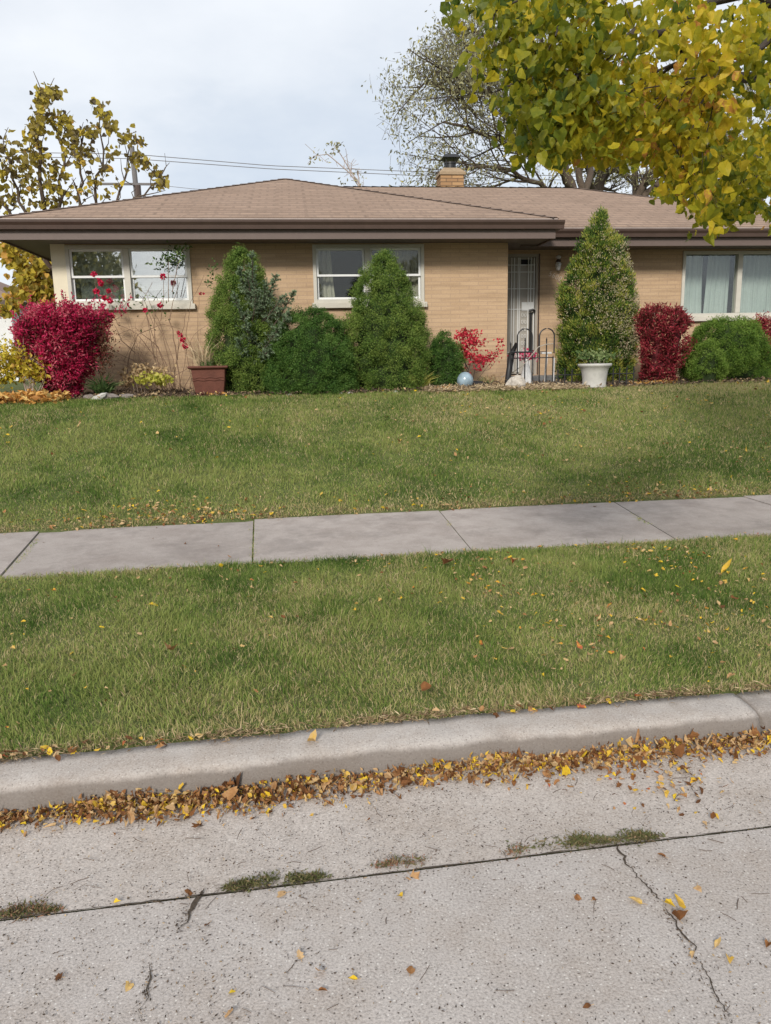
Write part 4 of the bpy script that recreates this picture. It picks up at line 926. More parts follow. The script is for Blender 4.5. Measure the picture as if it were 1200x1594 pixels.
shrub('yew_shrub', 484, 612, 11.75, 477, [(0, 72), (.1, 78), (.35, 76), (.55, 68), (.72, 58), (.86, 42), (.95, 26), (1, 6)], 'low rounded dark green yew between the two dwarf spruces', 'shrub', 'yew', 1300, 70, .07, .028, .009, seed=3, lump=.07, tintb=.5, sy=.75)
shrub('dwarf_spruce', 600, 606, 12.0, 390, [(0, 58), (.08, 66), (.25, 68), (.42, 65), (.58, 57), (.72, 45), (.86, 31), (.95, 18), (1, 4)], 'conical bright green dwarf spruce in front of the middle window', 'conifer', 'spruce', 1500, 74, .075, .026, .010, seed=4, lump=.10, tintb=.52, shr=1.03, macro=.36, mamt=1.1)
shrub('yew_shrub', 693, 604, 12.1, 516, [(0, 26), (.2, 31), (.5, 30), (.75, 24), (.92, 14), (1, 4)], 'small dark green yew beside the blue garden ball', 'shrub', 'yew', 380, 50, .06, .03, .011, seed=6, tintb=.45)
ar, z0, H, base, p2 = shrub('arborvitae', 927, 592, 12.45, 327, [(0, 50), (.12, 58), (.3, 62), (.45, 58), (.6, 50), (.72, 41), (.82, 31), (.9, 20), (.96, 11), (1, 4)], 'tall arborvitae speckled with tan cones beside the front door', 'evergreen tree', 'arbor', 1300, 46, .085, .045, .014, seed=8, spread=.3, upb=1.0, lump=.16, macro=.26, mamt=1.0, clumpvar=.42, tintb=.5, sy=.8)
# tan cones of the arborvitae
r = np.random.default_rng(12); k = 3800; hs = r.uniform(.15, .93, k); keep = r.random(k) < np.exp(-((hs-.45)/.3)**2); hs = hs[keep]; k = len(hs); th = r.normal(-.9, .9, k)
R_ = np.interp(hs, [0, .12, .3, .45, .6, .72, .82, .9, 1], np.array([50, 58, 62, 58, 50, 42, 33, 15, 3])*p2)*r.uniform(.9, 1.08, k)
C = np.stack([base[0]+R_*np.cos(th), 12.45+R_*.8*np.sin(th), z0+hs*H], -1)
cl = np.array([fbm(a_, b_, 5, 3) for a_, b_ in zip(C[:, 0], C[:, 2])]); C = C[cl > .38]; k = len(C)
C = np.repeat(C, 3, 0)+r.normal(0, .012, (k*3, 3)); mb = MB(); cards(mb, C, randdir(len(C), r)+np.array([0, -.3, .3]), .026, .017, r.beta(2, 2, len(C)), .2, r=r); mb.build('seed_cones', 'cones', ar)

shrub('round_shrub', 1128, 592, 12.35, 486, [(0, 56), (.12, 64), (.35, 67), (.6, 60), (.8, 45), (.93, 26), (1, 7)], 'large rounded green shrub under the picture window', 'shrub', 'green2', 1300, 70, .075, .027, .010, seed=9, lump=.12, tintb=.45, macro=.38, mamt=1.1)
shrub('round_shrub', 1100, 592, 11.72, 528, [(0, 24), (.3, 29), (.6, 26), (.85, 16), (1, 4)], 'small bright green shrub lobe in front of the large rounded shrub', 'shrub', 'green2', 170, 60, .06, .03, .012, seed=10, tintb=.72)
# red burning bushes
shrub('burning_bush', 104, 606, 11.6, 468, [(0, 14), (.08, 30), (.25, 55), (.5, 68), (.7, 76), (.88, 74), (.96, 66), (1, 50)], 'large magenta-red burning bush at the left corner of the house', 'shrub', 'redleaf', 1100, 34, .09, .042, .018, seed=14, lump=.16, core='olive_core', coreS=.7, stems=(26, .010, .18), spread=1.1, tintb=.55, tints=.2, upb=.5, sy=.8) if False else None
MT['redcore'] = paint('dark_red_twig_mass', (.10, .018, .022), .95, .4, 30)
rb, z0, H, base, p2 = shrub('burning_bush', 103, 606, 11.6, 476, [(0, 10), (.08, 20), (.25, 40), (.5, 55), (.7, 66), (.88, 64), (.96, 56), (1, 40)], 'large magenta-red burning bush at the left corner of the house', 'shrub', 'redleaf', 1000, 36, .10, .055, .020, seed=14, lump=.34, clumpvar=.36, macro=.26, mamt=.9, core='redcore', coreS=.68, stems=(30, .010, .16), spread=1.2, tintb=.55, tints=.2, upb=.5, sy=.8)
r = np.random.default_rng(3); mb = MB()
for i in range(60):   # spiky shoots on top and outside
    q = at(102+r.normal(0, 42), 478+r.random()*25, 11.5+r.normal(0, .25)); d = unit(np.array([(q[0]-base[0])*.5, -.1, .8])+r.normal(0, .25, 3)); e = q+d*r.uniform(.10, .22)
    mb.tube([q, e], [.003, .001], 4, caps=False, mi=1); n = 14; u = r.random(n); cards(mb, q+(e-q)*u[:, None], d*.6+randdir(n, r), .045, .02, np.clip(.65+.2*r.normal(size=n), 0, 1), .1, r=r)
mb.build('shoots', ['redleaf', 'twig'], rb)
mb = MB(); n = 1500; C = np.stack([at(55+r.normal(0, 16), 545+r.normal(0, 22), 11.5+r.normal(0, .15)) for _ in range(n)]); cards(mb, C, randdir(n, r), .04, .02, r.random(n), .1, r=r)
n = 900; C = np.stack([at(160+r.normal(0, 10), 540+r.normal(0, 22), 11.55+r.normal(0, .15)) for _ in range(n)]); cards(mb, C, randdir(n, r), .04, .02, r.random(n), .1, r=r)
mb.build('fading_leaves', 'olive', rb)
shrub('burning_bush', 1026, 596, 12.0, 474, [(0, 18), (.1, 25), (.3, 33), (.55, 37), (.8, 39), (.93, 33), (1, 16)], 'dark red burning bush between the arborvitae and the rounded shrub', 'shrub', 'redleaf2', 420, 34, .08, .055, .018, seed=16, lump=.30, core='redcore', coreS=.62, stems=(26, .008, .14), spread=1.2, tintb=.5, upb=.6, sy=.9)
shrub('burning_bush', 1196, 585, 12.55, 488, [(0, 12), (.2, 22), (.5, 32), (.8, 36), (1, 18)], 'red burning bush at the right edge behind the rounded shrub', 'shrub', 'redleaf2', 380, 34, .08, .042, .018, seed=17, lump=.18, core='redcore', coreS=.62, stems=(14, .008, .12), spread=1.2, tintb=.75, upb=.6, sy=.9)

def cloud_plant(name, pts, Yd, m_, L, W, label, cat, stems=None, r=None, tb=.5, mats=None, bpx=None, dirb=(0, -.2, .3), tsd=.25):
    """pts: list of (px, py, sx, sy, count)"""
    r = r or np.random.default_rng(33)
    bx = bpx or (pts[0][0], 605); b0 = at(bx[0], bx[1], Yd); z0 = zg_(b0[0], Yd); root = empty(name, (b0[0], Yd, z0), label, cat)
    mb = MB()
    for (px, py, sx, sy_, n) in pts:
        C = np.stack([at(px+r.normal(0, sx), py+r.normal(0, sy_), Yd+r.normal(0, sx*.008)) for _ in range(n)]); C[:, 2] = np.maximum(C[:, 2], z0+.01)
        cards(mb, C, randdir(n, r)+np.array(dirb), L*r.uniform(.6, 1.3, n), W*r.uniform(.7, 1.2, n), np.clip(tb+r.normal(0, tsd, n)+r.normal(0, .1), 0, 1), .15, r=r)
    mb.build('foliage', m_, root)
    if stems:
        mb = MB()
        for s in stems:
            P = [at(q[0], q[1], Yd+(q[2] if len(q) > 2 else 0)) for q in s[0]]; P[0][2] = min(P[0][2], zg_(P[0][0], P[0][1])+.0) if s[0][0][1] > 590 else P[0][2]
            # smooth polyline
            Q = [P[0]]
            for i in range(len(P)-1):
                for t in (.33, .66, 1): Q.append(P[i]+(P[i+1]-P[i])*t+r.normal(0, .006, 3))
            mb.tube(Q, np.linspace(s[1], s[1]*.4, len(Q)), 5, caps=False)
        mb.build('stems', mats or 'greystem', root)
    return root
ys_ = [(20+i*9, 598) for i in range(5)]
r = np.random.default_rng(50)
ystem = [([(50+r.normal(0, 8), 606), (45+r.normal(0, 14), 575), (20+r.normal(0, 22), 545+r.normal(0, 15))], .006) for _ in range(16)]
cloud_plant('yellow_shrub', [(10, 555, 12, 10, 130), (12, 575, 14, 9, 170), (40, 578, 12, 7, 150), (3, 590, 10, 6, 100), (55, 585, 8, 6, 60), (-20, 570, 14, 14, 200), (14, 552, 16, 10, 160), (30, 565, 16, 9, 160), (60, 580, 10, 8, 90)], 11.3, 'yellowleaf', .07, .045, 'golden yellow shrub left of the burning bush', 'shrub', ystem, r, bpx=(35, 606))
cloud_plant('hydrangea', [(238, 590, 12, 4, 130), (254, 593, 8, 3, 70), (222, 594, 6, 3, 40)], 11.75, 'lime', .07, .055, 'low lime yellow plant in front of the bare rose canes', 'plant', None, r, bpx=(240, 606))
cloud_plant('dried_hydrangea', [(225, 578, 12, 5, 170), (205, 588, 9, 6, 110), (195, 597, 6, 4, 50), (252, 580, 10, 5, 60)], 11.95, 'tanleaf', .06, .045, 'tan withered plant right behind the lime yellow plant', 'plant', [([(225+i*5, 606), (222+i*7, 580)], .004) for i in range(-3, 4)], r, bpx=(222, 606))
# spiky dark perennial
def tuft(name, px, py, Yd, n, Lm, W, m_, label, cat, spread=.8, tb=.5, r=np.random.default_rng(61), base_r=.05, droop=0.6):
    b0 = at(px, py, Yd); b0[2] = zg_(b0[0], Yd); root = empty(name, b0, label, cat); mb = MB()
    a = r.uniform(0, 2*pi, n); C = b0+np.stack([np.cos(a), np.sin(a), a*0], -1)*base_r*r.random(n)[:, None]
    D = unit(np.stack([np.cos(a)*spread*r.random(n), np.sin(a)*spread*r.random(n), np.ones(n)], -1)); Lh = Lm*r.uniform(.5, 1.1, n)
    S_ = unit(np.cross(D, r.normal(size=(n, 3)))); D2 = D.copy(); D2[:, :2] *= 1+droop*3; D2[:, 2] *= 1-droop*.8; D2 = unit(D2)
    M1 = C+D*(Lh*.55)[:, None]; T = M1+D2*(Lh*.5)[:, None]; V = np.stack([C-S_*W/2, C+S_*W/2, M1+S_*W/2, M1-S_*W/2, T], 1); b = np.arange(n)[:, None]*5
    mb.add(V.reshape(-1, 3), b+np.array([[0, 1, 2, 3]]), 0, np.repeat(np.clip(tb+r.normal(0, .22, n), 0, 1), 5)); mb.f.append((b+np.array([[3, 2, 4]]), 0)); mb.build('blades', m_, root); return root
tuft('iris_clump', 160, 606, 11.55, 170, .38, .018, 'greenleaf', 'dark green strappy plant at the foot of the burning bush', 'plant', .9, .25)
tuft('ornamental_grass', 656, 604, 11.8, 150, .36, .012, 'lime', 'golden green grass tuft between the conical spruce and small yew', 'plant', .9, .7)
tuft('ornamental_grass', 757, 602, 12.2, 50, .24, .010, 'greenleaf', 'thin green weed against the brick beside the gate', 'plant', .8, .8)
# rose bush with bare canes
r = np.random.default_rng(77)
canes = [[(268, 608), (255, 570), (235, 520), (222, 470), (240, 440)], [(270, 608), (268, 560), (250, 500), (230, 460), (205, 440)], [(262, 608), (245, 560), (215, 520), (183, 505), (172, 490)],
         [(272, 608), (262, 560), (252, 520), (240, 490)], [(258, 606), (235, 575), (205, 560), (178, 545)], [(275, 608), (285, 570), (290, 545), (305, 520), (330, 500)],
         [(268, 608), (275, 560), (282, 520), (290, 480)], [(285, 608), (300, 575), (300, 545), (286, 520)], [(252, 606), (238, 550), (240, 500), (248, 470), (262, 455)],
         [(280, 606), (270, 540), (262, 500), (270, 470), (280, 440)], [(262, 604), (225, 560), (190, 530), (180, 500), (200, 485)], [(256, 606), (215, 540), (200, 500), (190, 450)],
         [(290, 604), (310, 560), (312, 500), (313, 460)], [(250, 604), (228, 585), (210, 570), (190, 560)], [(264, 606), (250, 540), (210, 510), (186, 520)],
         [(196, 606), (200, 560), (215, 520), (250, 505), (285, 512)], [(300, 606), (290, 540), (300, 470), (318, 430), (325, 440)], [(255, 606), (240, 520), (228, 470), (212, 455)]]
stm = [([(x_+r.normal(0, 2), y_, r.normal(0, .05)) for x_, y_ in c_], r.uniform(.004, .009)) for c_ in canes]
stm += [([(205+r.normal(0, 30)+60*(i % 2), 606, 0), (215+r.normal(0, 32), 560, .05), (225+r.normal(0, 34), 515+r.normal(0, 15), .0)], .003) for i in range(22)]
rs = cloud_plant('rose_bush', [(262, 402, 10, 5, 60), (272, 395, 10, 6, 60), (285, 387, 6, 4, 36), (248, 410, 6, 4, 24), (330, 425, 4, 10, 26), (326, 440, 3, 6, 14), (245, 480, 20, 16, 34), (190, 470, 12, 10, 30)], 12.45, 'greenleaf', .06, .035, 'leggy rose bush with bare canes and red blooms in front of the left window', 'rose bush', stm, r, .45, 'cane', bpx=(268, 606))
mb = MB()
def bloom(mb, c, s, r):
    n = 22; D = randdir(n, r); cards(mb, c+D*s*.2, D+randdir(n, r)*.5, s, s*.9, np.clip(.5+.25*r.normal(size=n), 0, 1), .3, r=r)
for i, (px, py, s) in enumerate([(145, 427, 6), (148, 426, 5), (157, 441, 7), (150, 454, 8), (169, 453, 6), (163, 464, 7), (171, 468, 8), (165, 491, 8), (172, 493, 9), (254, 431, 8), (249, 475, 7), (226, 483, 6), (277, 518, 5), (281, 522, 6), (284, 530, 7), (288, 538, 8), (286, 528, 5), (312, 457, 4), (317, 457, 3), (160, 475, 5), (154, 436, 5)]):
    f = MB(); bloom(f, at(px, py, 12.35), s*.0065, r); f.build('rose_bloom', 'rose', rs)
mb = MB()
for (c_) in [[(165, 520), (160, 480), (150, 450), (147, 428)], [(165, 500), (172, 470), (158, 442)], [(250, 500), (255, 460), (254, 432)], [(262, 590), (276, 560), (278, 530), (275, 517)], [(262, 590), (290, 575), (287, 540)], [(240, 560), (230, 500), (226, 484)], [(268, 455), (275, 420), (285, 388)], [(262, 470), (262, 430), (262, 402)]]:
    P = [at(x_, y_, 12.4) for x_, y_ in c_]; mb.tube(P, np.linspace(.006, .003, len(P)), 5)
mb.build('canes', 'cane', rs)
# small scarlet maple
r = np.random.default_rng(90)
mst = [([(733, 600), (728, 575), (718, 545), (716, 520)], .014), ([(733, 596), (740, 570), (755, 560), (775, 545)], .008), ([(730, 575), (735, 545), (748, 530), (770, 530)], .005), ([(728, 580), (722, 560), (735, 530), (732, 515)], .006), ([(740, 580), (760, 575), (778, 555)], .004), ([(733, 596), (745, 588), (765, 562), (780, 548)], .004)]
cloud_plant('scarlet_maple', [(718, 522, 5, 4, 80), (728, 530, 9, 6, 150), (738, 534, 8, 5, 110), (722, 545, 6, 6, 110), (732, 552, 8, 5, 100), (745, 562, 9, 4, 110), (757, 560, 8, 4, 80), (766, 552, 6, 4, 36), (778, 545, 4, 5, 18), (726, 516, 6, 2, 26), (740, 516, 3, 2, 14), (775, 530, 4, 2, 12), (738, 575, 8, 3, 24)], 12.15, 'maple', .05, .036, 'small scarlet maple sapling growing beside the blue garden ball', 'sapling', mst, r, .5, 'darkbark', bpx=(733, 604))

# ---------------------------------------------------------------- pots and ornaments
def pot_square(px0, px1, pyr, pyb, Yd):
    A = at(px0, pyr, Yd); B = at(px1, pyr, Yd); zt = A[2]; zb = zg_(A[0], Yd)-.01; cx = (A[0]+B[0])/2; hw_ = (B[0]-A[0])/2
    root = empty('terracotta_planter', (cx, Yd, zb), 'square terracotta planter with relief band beside the tall spruce', 'planter')
    mb = MB()
    lev = [(hw_*.66, zb), (hw_*.70, zb+(zt-zb)*.1), (hw_*.78, zb+(zt-zb)*.45), (hw_*.84, zt-.05), (hw_*.88, zt-.045), (hw_*.98, zt-.035), (hw_, zt-.02), (hw_*.99, zt), (hw_*.86, zt), (hw_*.84, zt-.06)]
    V = [(cx+sx*q, Yd+sy_*q, z) for q, z in lev for sx, sy_ in ((-1, -1), (1, -1), (1, 1), (-1, 1))]
    Fs = [(i*4+j, i*4+(j+1) % 4, (i+1)*4+(j+1) % 4, (i+1)*4+j) for i in range(len(lev)-1) for j in range(4)]+[(3, 2, 1, 0)]
    mb.add(V, Fs); mb.build('pot', 'terra', root, bevel=.012)
    mb = MB(); q = hw_*.80; z = zb+(zt-zb)*.55; xs_ = np.linspace(-q, q, 26)
    for k_ in (0, 1): mb.tube([(cx+x_, Yd-q-.004, z+(.012 if k_ else -.008)*(abs(math.sin(x_/q*pi*1.5+k_)))*1.6+k_*.014) for x_ in xs_], .006, 5)
    mb.build('relief_band', 'terra', root)
    q = hw_*.85; mb = MB(); mb.add([(cx-q, Yd-q, zt-.05), (cx+q, Yd-q, zt-.05), (cx+q, Yd+q, zt-.05), (cx-q, Yd+q, zt-.05)], [(0, 1, 2, 3)]); mb.build('soil', 'mulch', root)
    return cx, zt, hw_
cx, zt, q = pot_square(295, 357, 570, 612, 11.75)
g = tuft('dried_grass', 318, 572, 11.75, 90, .55, .008, 'straw', 'dried straw coloured grass growing in the terracotta planter', 'plant', .5, .7, base_r=.1, droop=.5)
g.location.z = zt-.06; 
g = tuft('green_sprouts', 322, 572, 11.7, 60, .2, .012, 'greenleaf', 'short green sprouts at the base of dried grass in the planter', 'plant', .5, .5, base_r=.08)
g.location.z = zt-.06
for o in COL.objects:
    pass
# dark leaves behind pot
# urn
UY = 11.55; up_ = at(925, 590, UY); zb = zg_(up_[0], UY)-.01; zr = at(925, 566, UY)[2]; hU = zr-zb; s_ = .255
urn = empty('white_urn', (up_[0], UY, zb), 'white flared urn planter standing in front of the arborvitae', 'planter')
mb = MB(); mb.lathe([(0, 0), (.72*s_, 0), (.72*s_, hU*.08), (.68*s_, hU*.12), (.71*s_, hU*.35), (.77*s_, hU*.65), (.84*s_, hU*.82), (.95*s_, hU*.88), (s_, hU*.92), (s_, hU*.98), (.97*s_, hU), (.86*s_, hU), (.84*s_, hU*.85), (0, hU*.85)], (up_[0], UY, zb), 36)
mb.build('bowl', 'urn', urn, True)
r = np.random.default_rng(101)
cloud_plant('potted_flowers', [(918, 555, 10, 4, 130), (935, 553, 12, 5, 150), (950, 555, 8, 4, 60), (905, 553, 5, 4, 36)], 11.55, 'greenleaf', .05, .03, 'green leafy plant with faded blooms growing in the white urn', 'plant', [([(925+i*4, 568), (922+i*7, 555)], .004) for i in range(-3, 4)], r, .6, bpx=(925, 565))
# blue garden ball
bp_ = at(724, 587, 11.75); zb = zg_(bp_[0], 11.75)
mb = MB(); th = np.linspace(-pi/2, pi/2, 16); mb.lathe([(max(.0005, .125*math.cos(t)), .12+.135*math.sin(t)) for t in th], (bp_[0], 11.75, zb), 28)
tag(mb.build('garden_ball', 'ball', None, True), 'blue-grey mottled glazed garden ball beside the small yew', 'garden ornament')
mb = MB(); mb.lathe([(0, 0), (.13, 0), (.16, .05), (.12, .1), (0, .11)], (bp_[0]+.2, 11.95, zb), 14, sx=1.2)
tag(mb.build('garden_stone', 'dark', None, True), 'dark rock half hidden right of the blue garden ball', 'stone')

# iron fence and arches
def fence():
    Yf = 11.75
    P0 = at(793, 590, Yf)[0]; 
    root = empty('iron_fence', (P0, Yf, zg_(P0, Yf)), 'black iron garden fence with hooped tops before the door', 'fence')
    zt = at(820, 548, Yf)[2]; zr2 = at(820, 555, Yf)[2]
    xs_ = [at(q_, 590, Yf)[0] for q_ in (794, 805, 816.5, 828, 839, 849.5, 860)]
    tops = [533, 548, 527, 548, 548, 527, 555]
    for i, (x_, t_) in enumerate(zip(xs_, tops)):
        f = MB(); z0 = zg_(x_, Yf)-.03; zz = at(810, t_, Yf)[2] if t_ != 548 else zt
        f.tube([(x_, Yf, z0), (x_, Yf, zz-.03)], .010, 6); f.lathe([(.0001, .05), (.014, .0), (.0001, -.02)], (x_, Yf, zz-.03), 6); f.build('picket', 'black', root)
    for (pa, pb, pt) in ((805, 828, 512), (839, 862, 512)):
        xa, xb = at(pa, 560, Yf)[0], at(pb, 560, Yf)[0]; zh = at(810, pt, Yf)[2]; rr = (xb-xa)/2; cxx = (xa+xb)/2
        f = MB(); f.tube([(xa, Yf, zt-.02)]+[(cxx-rr*math.cos(t), Yf, zh-rr+rr*math.sin(t)) for t in np.linspace(0, pi, 17)]+[(xb, Yf, zt-.02)], .011, 6); f.build('hoop', 'black', root)
    f = MB(); f.tube([(xs_[0], Yf, zt), (xs_[3], Yf, zt)], .014, 6); f.build('rail', 'black', root)
    f = MB(); f.tube([(xs_[0], Yf, zt-.09), (xs_[6], Yf, zt-.09)], .009, 6); f.tube([(xs_[4], Yf, zt), (xs_[5], Yf, zt)], .006, 6); f.build('rail', 'black', root)
    # low edging running right behind the urn
    Yq = 11.62; xq = [at(q_, 592, Yq)[0] for q_ in (868, 879, 890, 954, 964, 975, 986)]
    root2 = empty('low_iron_edging', (xq[0], Yq, zg_(xq[0], Yq)), 'low black iron edging running behind the white urn', 'fence')
    for x_ in xq:
        f = MB(); z0 = zg_(x_, Yq); f.tube([(x_, Yq, z0-.02), (x_, Yq, z0+.25)], .011, 6); f.lathe([(.0001, .05), (.014, .0), (.0001, -.02)], (x_, Yq, z0+.25), 6); f.build('picket', 'black', root2)
    f = MB(); z0 = zg_(xq[0], Yq); f.tube([(xq[0], Yq, z0+.19), (xq[-1], Yq, z0+.19)], .009, 5); f.build('rail', 'black', root2)
fence()
# brick pavers walk behind fence
x0_, x1_ = XR+.05, at(985, 590, 12.3)[0]
mb = MB(); mb.add([(x0_, 11.95, zg_(4, 11.95)+.02), (x1_, 11.95, zg_(4, 11.95)+.02), (x1_, 12.46, zg_(4, 12.5)+.035), (x0_, 12.46, zg_(4, 12.5)+.035)], [(0, 1, 2, 3)])
tag(mb.build('path', 'stoop'), kind='structure')
# white skirted ornament with pink flowers
op = at(819, 592, 12.15); zb = zg_(op[0], 12.15)
mb = MB(); mb.lathe([(0, 0), (.115, 0), (.112, .04), (.085, .18), (.05, .30), (.035, .36), (.045, .40), (.03, .43), (0, .43)], (op[0], 12.15, zb), 24)
tag(mb.build('white_pedestal', 'whiteplastic', None, True), 'white tapered pedestal standing behind the iron fence', 'garden ornament')
r = np.random.default_rng(5); mb = MB(); n = 80; C = np.array([op[0], 12.15, zb+.46])+r.normal(0, 1, (n, 3))*np.array([.09, .05, .045]); cards(mb, C, randdir(n, r), .055, .05, r.random(n), .2, r=r)
tag(mb.build('flower_bunch', 'pink'), 'pink and white flower bunch resting on the white pedestal', 'flowers')
# white posts & folded chair by stoop
for px, py0, py1, lab in ((848, 551, 577, 'white folding chair leg leaning behind the fence'), (861, 557, 578, 'short white post standing right of the fence hoops'),):
    A = at(px, py1, 12.35); B = at(px+(3 if px == 848 else 1), py0, 12.35); z0 = zg_(A[0], 12.35)
    mb = MB(); w_ = .013
    mb.add([(A[0]-w_, 12.33, z0), (A[0]+w_, 12.33, z0), (A[0]+w_, 12.37, z0), (A[0]-w_, 12.37, z0), (B[0]-w_, 12.33, B[2]), (B[0]+w_, 12.33, B[2]), (B[0]+w_, 12.37, B[2]), (B[0]-w_, 12.37, B[2])], [(0, 3, 2, 1), (4, 5, 6, 7), (0, 1, 5, 4), (1, 2, 6, 5), (2, 3, 7, 6), (3, 0, 4, 7)])
    if px == 848: mb.box((B[0]-.09, 12.31, B[2]+.001), (B[0]+.07, 12.39, B[2]+.03))
    tag(mb.build('white_post', 'whiteplastic', None, bevel=.004), lab.replace('folding chair leg leaning', 'slanted bracket post standing'), 'post')
# hose
P = [at(a_, b_, Yh) for a_, b_, Yh in ((780, 587, 12.4), (797, 580, 12.0), (815, 568, 11.7), (828, 552, 11.66), (838, 540, 11.66), (850, 536, 11.68), (862, 535, 11.8))]
mb = MB(); Q = [P[0]]
for i in range(len(P)-1):
    for t in (.5, 1): Q.append(P[i]+(P[i+1]-P[i])*t)
mb.tube(Q, .006, 8); tag(mb.build('garden_hose', 'hose', None, True), 'beige garden hose draped diagonally over the iron fence', 'hose')
P = [at(789, 568, 11.85), at(796, 552, 11.85), at(804, 534, 11.85)]
mb = MB(); P[0][2] = zg_(P[0][0], 11.85); mb.tube([P[0], P[1], P[2]], [.045, .05, .022], 8); tag(mb.build('furled_umbrella', 'black', None, True), 'dark furled bundle leaning on the left end of the iron fence', 'umbrella')
# rocks
def rock(px, py, Yd, sx, sy_, sz, m_, label, seed, rot=0):
    r = np.random.default_rng(seed); p = at(px, py, Yd); z0 = zg_(p[0], Yd); mb = MB(); V = []; n, k = 16, 9
    for i in range(k):
        ph = pi*i/(k-1)
        for j in range(n):
            t = 2*pi*j/n; d = np.array([math.sin(ph)*math.cos(t), math.sin(ph)*math.sin(t), math.cos(ph)]); q_ = 1+.35*(vnoise(d[0]*2+d[2], d[1]*2-d[2], 1.3, seed)-.5)+.05*r.normal()
            v = d*np.array([sx, sy_, sz])*q_; v = np.array([v[0]*math.cos(rot)-v[2]*math.sin(rot)*0, v[1], v[2]+v[0]*math.sin(rot)]); V.append(v+np.array([p[0], Yd, z0+sz*.55]))
    mb.add(V, [(i*n+j, (i+1)*n+j, (i+1)*n+(j+1) % n, i*n+(j+1) % n) for i in range(k-1) for j in range(n)])
    return tag(mb.build('garden_stone', m_), label, 'stone')
rock(805, 598, 11.35, .15, .12, .14, 'stone', 'round pale mottled stone in front of the iron fence', 3)
rock(152, 613, 11.2, .13, .05, .045, 'urn', 'slim white stone slanting out of the bed left of centre', 4, .4)
rock(168, 611, 11.3, .16, .1, .05, 'gstone', 'flat grey stone just right of the slanting white stone', 5)
rock(196, 609, 11.4, .12, .08, .04, 'gstone', 'low grey stone beside the tan withered plant', 6)
rock(140, 608, 11.4, .1, .08, .04, 'gstone', 'dark stone at the foot of the burning bush', 7)
rock(900, 600, 11.5, .10, .05, .03, 'urn', 'small white stone chip lying left of the urn', 8, .3)
rock(886, 596, 11.6, .06, .04, .03, 'stone', 'small cream stone behind the white chip left of the urn', 9)
for i, (px, lab) in enumerate(((450, 'small white stone under the left edge of the rounded yew'), (530, 'small white stone between yew and conical spruce'), (545, 'tiny white stone at the foot of the conical spruce'), (615, 'white pebble at the lawn edge below the conical spruce'))):
    rock(px, 609, 11.42, .04, .03, .02, 'urn', lab, 20+i)

# bed litter: straw and leaves
def bedlitter(name, specs, m_, L, W, label, cat='debris', lift=.02):
    r = np.random.default_rng(abs(hash(label)) % 1000 if False else len(label)); mb = MB()
    for (x0, x1, y0, y1, n) in specs:
        x = r.uniform(x0, x1, n); y = r.uniform(y0, y1, n); C = np.stack([x, y, hz(x, y)+.015+lift*r.random(n)*2], -1); D = r.normal(size=(n, 3)); D[:, 2] = np.abs(D[:, 2])*.35
        cards(mb, C, D, L*r.uniform(.5, 1.4, n), W*r.uniform(.6, 1.3, n), r.random(n), .12, r=r)
    return tag(mb.build(name, m_), label, cat, kind='stuff')
bx = lambda px: at(px, 600, 11.5)[0]
bedlitter('straw_litter', [(bx(660), bx(905), 11.15, 11.75, 2600), (bx(760), bx(860), 11.1, 11.4, 900)], 'straw', .07, .014, 'pale straw and dead flower litter on the bed before the door')
bedlitter('bed_debris', [(bx(-60), bx(1300), 11.3, 12.6, 6000)], 'debris', .05, .03, 'brown leaf debris covering the garden bed under the shrubs')
bedlitter('orange_leaf_litter', [(bx(-80), bx(115), 10.75, 11.3, 700), (bx(-20), bx(100), 10.9, 11.2, 260)], 'orange', .10, .06, 'orange fallen leaves heaped at the left end of the bed', 'fallen leaves', .05)
bedlitter('red_leaf_litter', [(bx(676), bx(700), 11.35, 11.5, 60), (bx(985), bx(1060), 11.6, 11.8, 120), (bx(320), bx(350), 11.4, 11.55, 20)], 'orange', .05, .03, 'reddish leaves dropped under the red shrubs', 'fallen leaves')
cloud_plant('low_ground_plant', [(762, 590, 8, 3, 60), (775, 595, 8, 3, 40)], 11.75, 'tanleaf', .05, .02, 'low withered plant against the wall left of the fence', 'plant', None, np.random.default_rng(4), bpx=(765, 602))

# ---------------------------------------------------------------- trees
def grow(p, d, L, R, depth, r, T, tips, up=.15, spread=.6, kids=(3, 5), ratio=.68, wob=.18, minR=.006):
    n = 6; pts = [p]; dd = unit(np.array(d)); 
    for i in range(n):
        dd = unit(dd+r.normal(0, wob, 3)*.5+np.array([0, 0, up*.2])); pts.append(pts[-1]+dd*L/n)
    rad = np.linspace(R, R*.5, n+1); T.append((np.array(pts), rad, depth))
    if depth == 0: tips.append(np.array(pts)); return
    for k in range(r.integers(kids[0], kids[1]+1)):
        i = r.integers(2, n+1); q = pts[i]; nd = unit(unit(np.array(pts[i])-pts[i-1])+unit(r.normal(size=3))*spread)
        grow(q, nd, L*ratio*r.uniform(.75, 1.15), max(minR, rad[i]*.62), depth-1, r, T, tips, up, spread, kids, ratio, wob, minR)
    grow(pts[-1], dd, L*ratio, max(minR, rad[-1]*.9), depth-1, r, T, tips, up, spread, kids, ratio, wob, minR)
